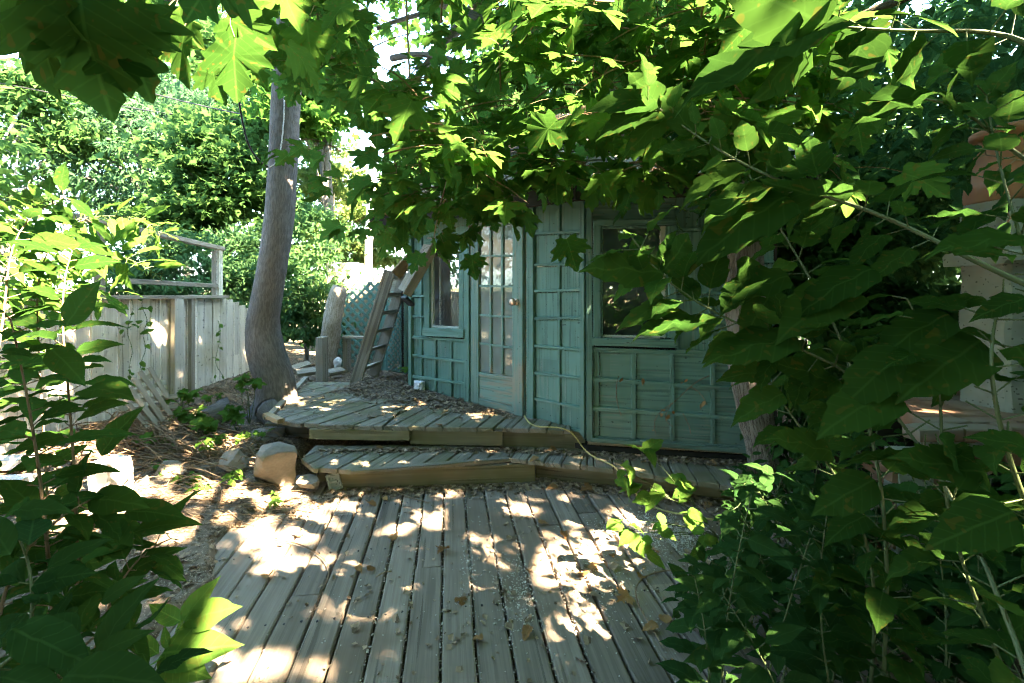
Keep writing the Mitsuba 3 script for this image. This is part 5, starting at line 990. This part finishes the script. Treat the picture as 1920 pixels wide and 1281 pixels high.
def sprig(name, label, base, tips, kind, mat, size, n, cat='seedling', group=None, tilt=0.4):
    t = thing(name, label, cat, group); Ms = []; st = []
    for e in tips:
        st.append(tube([base, (V(*base) + e) / 2 + V(U(-.03, .03), U(-.03, .03), .03), e], [0.0035, 0.0025, 0.0015], 5, n=8))
        out = rng.normal(size=(n, 3)) * V(1, 1, .25); nn = normals(n, tilt, (0, -.35, .9)); Ms.append(frame(out + V(0, 0, -.1), nn, size * U(.6, 1.2, n), e + rng.normal(size=(n, 3)) * size * 0.18))
    part(t, 'stems', merge(st), 'green_stem'); leaves(t, kind, np.vstack(Ms), mat, cap=60, min_px=6)
sprig('box_elder_seedling', 'box elder seedling over the right lower step, big leaves catching the sun', G(1330, 985, 0), [P(1215, 845, 2.8), P(1170, 880, 2.75), P(1200, 905, 2.75), P(1235, 930, 2.7), P(1290, 920, 2.8)], 'acer', 'shrub_leaf', 0.14, 4)
sprig('deck_seedling', 'small bright seedling over the pebbles on the deck', G(1350, 1010, 0), [P(1165, 975, 2.35), P(1185, 1000, 2.3), P(1240, 985, 2.35), P(1290, 965, 2.4), P(1320, 1010, 2.3), P(1210, 1020, 2.3)], 'acer', 'shrub_leaf', 0.10, 4)
for (px, py, d, sz, lb) in ((440, 780, 4.1, .11, 'maple seedling in front of the big trunk, lower cluster'), (465, 715, 4.3, .10, 'maple seedling against the foot of the big trunk'), (395, 745, 4.4, .06, 'small seedling on the litter right of the narrow fence post'), (350, 780, 4.1, .10, 'seedling cluster below the narrow fence post'), (370, 800, 3.9, .09, 'low seedling just above the flat slab'), (265, 838, 3.7, .12, 'broad leaved weed below the broken lattice'), (400, 828, 3.7, .08, 'weed left of the upright stone'), (345, 740, 4.4, .10, 'pale seedling beside the broken lattice'), (480, 815, 3.9, .07, 'yellow green weed behind the large boulder'), (360, 905, 3.3, .07, 'small weed in front of the mossy stone'), (430, 890, 3.3, .06, 'weed at the foot of the rounded upright stone'), (375, 925, 3.2, .05, 'tiny weed in the dry stalks'), (515, 935, 3.05, .045, 'tiny seedling on the edge of the deck'), (305, 870, 3.4, .06, 'weed on top of the mossy stone'), (765, 695, 5.2, .07, 'small green plant at the left corner of the shed'), (1170, 705, 3.2, .05, 'wilted weed hanging before the right wall')):
    if px == 1170: continue
    o = P(px, py, d); x_, y_ = o[0], o[1]; bz_ = Z2 if px == 765 else float(zg(x_, y_))
    sprig('weed', lb, V(x_, y_ + .03, bz_), [V(x_ + U(-1, 1) * sz * 1.1, y_ + U(-1, 1) * sz, max(o[2], bz_ + .02) + U(-.4, .5) * sz) for _ in range(5)], 'maple' if sz > .085 else 'acer', 'shrub_leaf', sz, 4, 'weed')
# tendrils on the fence
for i_ in range(3):
    t = thing('fence_vine', ['thin leafy vine climbing the left of the white fence', 'thin leafy vine hanging from the fence cap rail', 'few leaves clinging to the right part of the white fence'][i_], 'vine'); x0 = (235, 262, 405)[i_]
    pts = [FP(x0 + U(-8, 8), yy) + V(0.03 + U(0, .03), 0, 0) for yy in np.linspace(760 if i_ != 1 else 700, 600 if i_ == 2 else 555, 7)]
    part(t, 'stem', tube(pts, 0.003, 4, n=24), 'green_stem'); k = 16; pp = smooth_path(np.array(pts), 24)[rng.integers(0, 24, k)]
    leaves(t, 'acer', frame(rng.normal(size=(k, 3)) + V(.5, 0, -.4), normals(k, .5, (.7, -.4, .5)), U(.04, .08, k), pp + rng.normal(size=(k, 3)) * .03), 'shrub_leaf', cap=30, min_px=5)

wv = thing('wall_vine', 'dry vine with withered leaves trailing across the lower right wall of the shed', 'vine'); ms = []
def WP(px, py, o=0.05): s_ = WR.hit(px, py, o); return WR.o + WR.u * s_[0] + V(0, 0, s_[1]) + WR.n * o
for pts in ([(1330, 705), (1295, 725), (1262, 755), (1236, 775), (1230, 815)], [(1262, 755), (1250, 790), (1262, 800)], [(1295, 725), (1318, 745), (1326, 760)], [(1160, 705), (1156, 745), (1165, 780)], [(1280, 775), (1292, 800), (1296, 815)]): ms.append(tube([WP(x, y_, .05 + U(0, .02)) for x, y_ in pts], .0028, 4, n=14))
part(wv, 'stem', merge(ms), 'twig')
for px, py in ((1323, 752), (1312, 758), (1262, 770), (1248, 768), (1255, 777), (1290, 712), (1280, 716), (1228, 806), (1168, 708), (1205, 709), (1238, 780)): leaf_part(wv, 'ovate', frame(rng.normal(size=(1, 3)) + V(0, 0, -1), normals(1, .5, WR.n), [U(.03, .06)], WP(px, py, .07)[None])[0], 'dry_leaf')

# ------------------------------------------------------------------ dry vines, litter, pebbles, fallen leaves
vin = thing('dry_vines', 'heap of thin dry vines and stalks lying below the broken lattice', 'dry vines', kind='stuff'); ms = []
for _ in range(210):
    px, py = rng.normal(300, 75), rng.normal(835, 40); d = np.interp(py, [750, 950], [4.3, 3.1]) ; o = P(px, py, d); z = float(zg(o[0], o[1])); an = U(-.7, .9); L = U(.25, .9); r_ = U(-.5, .5); h = U(.02, .16); pth = []
    for q in np.linspace(-.5, .5, 7):
        x_, y_ = o[0] + math.cos(an + r_ * q * 2) * L * q, o[1] + math.sin(an + r_ * q * 2) * L * q * .8; pth.append(V(x_, y_, max(float(zg(x_, y_)), -.03) + .012 + h * (1 - (2 * q) ** 2) * U(.5, 1)))
    ms.append(tube(pth, U(.0022, .0055), 4, n=12))
for _ in range(90):
    px, py = U(330, 560), U(900, 985); o = G(px, py, .03); an = U(-.5, .5); L = U(.08, .4)
    pth = [V(o[0] + math.cos(an) * L * q, o[1] + math.sin(an) * L * q, max(float(zg(o[0] + math.cos(an) * L * q, o[1] + math.sin(an) * L * q)), 0) + .008 + U(0, .02)) for q in np.linspace(-.5, .5, 4)]
    ms.append(tube(pth, U(.0015, .003), 4, n=8))
for _ in range(40):
    y0 = U(4.6, 6.2); ms.append(tube([V(-3.6 + U(0, .2), y0, float(zg(-3.5, y0)) + .03), V(-3.2, y0 - .3, float(zg(-3.2, y0 - .3)) + .05), V(-2.8 + U(-.2, .2), y0 - U(.3, .8), float(zg(-2.8, y0 - .5)) + .03)], U(.002, .005), 4, n=9))
put(vin, merge(ms), 'twig')
def flakes(pos, size, flat=0.35, lift=0.006):
    k = len(pos); v0 = np.array([[-.5, -.3, 0], [.1, -.5, .12], [.5, .1, 0], [-.1, .45, .10]]); d = rng.normal(size=(k, 3)) * V(1, 1, .25); M = frame(d, normals(k, flat), size, pos + V(0, 0, lift))
    q = np.einsum('kij,nj->kni', M[:, :3, :3], v0) + M[:, None, :3, 3]; f = (np.array([[0, 1, 2], [0, 2, 3]])[None] + (np.arange(k) * 4)[:, None, None]).reshape(-1, 3); return ((q.reshape(-1, 3), f), False)
# a low drift of leaf mould along the shed's left wall
mg = np.linspace(0, 1, 60); ms_, mr_ = np.meshgrid(mg, mg, indexing='ij')
base_ = WL.o[None, None] + WL.u * (-0.55 - 2.3 * ms_)[..., None] * (1 if WL.u[0] < 0 else 1) + WL.n * (0.02 + 1.15 * mr_ * (0.35 + 0.65 * ms_))[..., None] if WL.u[0] > 0 else None
hm = (0.085 * ms_ + 0.02) * (1 - ss(0.0, 0.68, mr_)) * ss(0, .1, ms_) + 0.025 * (meshkit.fbm(base_ * 4, 3) - 0.5) * (1 - ss(.5, .9, mr_)) * ss(0, .2, ms_)
mv = base_.copy(); mv[..., 2] = Z2 - 0.022 + np.maximum(hm, 0) + 0.006 * (meshkit.fbm(base_ * 30, 2) - 0.5)
ii, jj = np.meshgrid(np.arange(59), np.arange(59), indexing='ij'); a_ = (ii * 60 + jj).ravel()
mould = struct('soil_drift'); put(mould, ((mv.reshape(-1, 3), np.vstack([np.c_[a_, a_ + 60, a_ + 61], np.c_[a_, a_ + 61, a_ + 1]])), True), 'soil')
lit = thing('leaf_litter', 'crumbled brown leaf litter on the platform, the steps and the edges of the deck', 'leaf litter', kind='stuff')
pos = []
idx = rng.integers(0, 3600, 5200); w_ = (1 - mr_.ravel()[idx]) ; pos.append((mv.reshape(-1, 3)[idx] + rng.normal(size=(5200, 3)) * V(.02, .02, .003))[rng.random(5200) < .35 + w_])
pg = Polygon([f_ for f_ in front] + [V(-0.95, 5.2), V(-2.4, 5.5)])
cand = np.c_[U(-2.5, .5, 9000), U(3.9, 5.6, 9000)]; ok = shapely.contains_xy(pg, cand[:, 0], cand[:, 1]) & (rng.random(9000) < .08 + .75 * ss(.45, .7, meshkit.fbm(np.c_[cand, 0 * cand[:, :1]] * 2.5, 3)) * ss(4.2, 4.9, cand[:, 1] + .45 * cand[:, 0] + .3))
pos.append(np.c_[cand[ok], np.full(ok.sum(), Z2)])
for (x0, y0, x1, y1, z, n_, sd) in ((600, 845, 960, 842, Z1, 900, .045), (960, 845, 1120, 850, Z1, 500, .04), (1120, 852, 1420, 868, Z1, 1500, .06), (640, 920, 1000, 910, 0, 1500, .06), (1010, 900, 1420, 950, 0, 1500, .08), (560, 960, 640, 920, 0, 500, .07), (430, 980, 560, 935, 0.0, 900, .07)):
    A, C = G(x0, y0, z), G(x1, y1, z); t = U(0, 1, n_); q = A + (C - A) * t[:, None] + np.c_[rng.normal(0, sd * .5, n_), -np.abs(rng.normal(0, sd, n_)) + sd * .3, np.zeros(n_)]; q[:, 2] = z; pos.append(q)
q = np.c_[U(-1.6, 2.0, 2600), U(.9, 3.5, 2600), np.zeros(2600)]; pos.append(q[rng.random(2600) < .25 + .6 * ss(.5, .7, meshkit.fbm(q * 2, 3))])
q = np.c_[U(-4, -1.2, 9000), U(2.0, 6.5, 9000), np.zeros(9000)]; q[:, 2] = zg(q[:, 0], q[:, 1]); pos.append(q)
q = np.c_[U(-3.5, 0, 2500), U(5.2, 7.2, 2500), np.zeros(2500)]; q[:, 2] = zg(q[:, 0], q[:, 1]); pos.append(q)
q = np.c_[U(1.3, 4, 4000), U(.8, 4, 4000), np.zeros(4000)]; q[:, 2] = np.maximum(zg(q[:, 0], q[:, 1]), 0.0); pos.append(q)
pos = np.vstack(pos); put(lit, flakes(pos, U(.008, .034, len(pos)) * np.where(rng.random(len(pos)) < .15, 1.7, 1)), 'litter')
peb = thing('white_pebbles', 'scattered white gravel on the right half of the deck', 'gravel', kind='stuff'); ms = []
ang6 = np.arange(5) * 1.2566; t_v = np.vstack([np.c_[np.cos(ang6), np.sin(ang6), 0 * ang6], [[0, 0, .8]]]); t_f = np.array([[k, (k + 1) % 5, 5] for k in range(5)])
pp = []
for (px, py, sx, sy, n_) in ((1245, 1000, .13, .12, 2600), (1180, 985, .12, .06, 500), (970, 1120, .05, .14, 200), (880, 1060, .03, .2, 160), (1010, 1085, .12, .16, 500), (850, 1130, .5, .4, 160), (1120, 1100, .15, .2, 300)):
    o = G(px, py, 0); pp.append(np.c_[rng.normal(o[0], sx, n_), rng.normal(o[1], sy, n_), np.zeros(n_)])
for k in range(4, 11):                                                    # gravel caught in the gaps
    c = -0.036 + 0.147 * (k - 6); al = U(1.4, 3.3, 110); pp.append(np.c_[(da * al[:, None] + db * (c + rng.normal(0, .006, 110))[:, None]), np.full(110, -.004)])
pp = np.vstack(pp); k = len(pp); rot = U(0, 6.28, k); s_ = U(.0022, .0062, k); cs, sn = np.cos(rot), np.sin(rot)
q = np.stack([(t_v[None, :, 0] * cs[:, None] - t_v[None, :, 1] * sn[:, None] * .8) * s_[:, None], (t_v[None, :, 0] * sn[:, None] + t_v[None, :, 1] * cs[:, None] * .8) * s_[:, None], t_v[None, :, 2] * s_[:, None] * .9 + .0005], -1) + pp[:, None]
put(peb, ((q.reshape(-1, 3), (t_f[None] + (np.arange(k) * 6)[:, None, None]).reshape(-1, 3)), False), 'pebble')
spots_ = [(838, 1032), (1010, 985), (1200, 1090), (1120, 1065), (1150, 1050), (1235, 1180), (1265, 1245), (860, 1125), (690, 1075), (720, 935), (690, 945), (1045, 915), (1110, 920), (1055, 1000), (1250, 1175), (1100, 1085), (1230, 1040), (995, 1180), (1180, 1120), (670, 1065), (740, 1015), (1030, 890), (1290, 880), (1330, 945), (560, 1010), (500, 1090), (905, 1205)]
ORD = ['nearest the camera', 'second nearest the camera', 'third nearest the camera', 'fourth nearest the camera', 'fifth nearest the camera', 'sixth nearest the camera', 'seventh nearest the camera', 'eighth nearest the camera', 'ninth nearest the camera', 'tenth nearest the camera', 'eleventh nearest the camera', 'twelfth nearest the camera', 'farthest from the camera']
def zone(px): return 'left' if px < 800 else 'middle' if px < 1110 else 'right'
rank = {s_: ORD[sorted((z for z in spots_ if zone(z[0]) == zone(s_[0])), key=lambda z: -z[1]).index(s_)] for s_ in spots_}
for px, py in spots_:
    o = G(px, py, 0.0); kd = 'acer' if rng.random() < .6 else 'maple'
    k = thing('fallen_leaf', f'curled dry brown leaf on the {zone(px)} third of the deck, {rank[(px, py)]}', 'fallen leaf', 'fallen leaves on the deck')
    M = frame(rng.normal(size=(1, 3)) * V(1, 1, .1), normals(1, .25), [U(.05, .09)], (o + V(0, 0, .014))[None])[0]
    v, f, uv = VAR[kd][int(rng.integers(0, 9))]; v = v.copy(); v[:, 2] += .5 * v[:, 0] ** 2 * U(.5, 2) ; put(k, (((v @ M[:3, :3].T + M[:3, 3]), f), leaf_uv(uv, [int(px)])[0], True), 'dry_leaf')
for px, py, z, lb in ((705, 842, Z1, 'dry leaf on the lower step, leftmost one'), (840, 768, Z2, 'curled dry leaf on the platform before the door'), (1010, 862, Z1, 'dry leaf at the front edge of the lower step, below the door'), (820, 800, Z2, 'dry leaf at the front edge of the platform'), (1210, 870, Z1, 'dry leaf on the right arm of the lower step, below the wide window'), (1330, 868, Z1, 'rightmost dry leaf on the lower step, near the pale trunk'), (1030, 845, Z1, 'dry leaf against the upper riser, under the platform end')):
    o = G(px, max(py, 776 if z == Z2 else 838), z); k = thing('step_leaf', lb, 'fallen leaf', 'fallen leaves on the steps'); M = frame(rng.normal(size=(1, 3)) * V(1, 1, .1), normals(1, .3), [U(.06, .1)], (o + V(0, 0, .018))[None])[0]
    v, f, uv = VAR['acer'][int(rng.integers(0, 9))]; v = v.copy(); v[:, 2] += .6 * v[:, 0] ** 2; put(k, (((v @ M[:3, :3].T + M[:3, 3]), f), leaf_uv(uv, [int(px)])[0], True), 'dry_leaf')
for pts, lb in (([(515, 1018), (545, 1022), (590, 1040), (612, 1060), (616, 1085), (605, 1110)], 'long bent twig curving over the left planks'), ([(1265, 1075), (1205, 1090), (1192, 1120), (1215, 1170), (1240, 1215)], 'long bent twig curving over the right planks'), ([(705, 1088), (720, 1078), (735, 1075)], 'short twig in the middle of the deck'), ([(960, 915), (952, 935), (970, 952)], 'thin curved twig just below the lower step'), ([(730, 920), (765, 935), (800, 944)], 'straight twig at the foot of the step'), ([(1190, 935), (1260, 930), (1340, 925)], 'dark twig lying along the right riser')):
    k = thing('twig', lb, 'twig'); put(k, tube([G(x, y_, 0.0) + V(0, 0, .008 + U(0, .012)) for x, y_ in pts], .0035, 5, n=24), 'twig')
scene = {k: v for k, v in scene.items()}
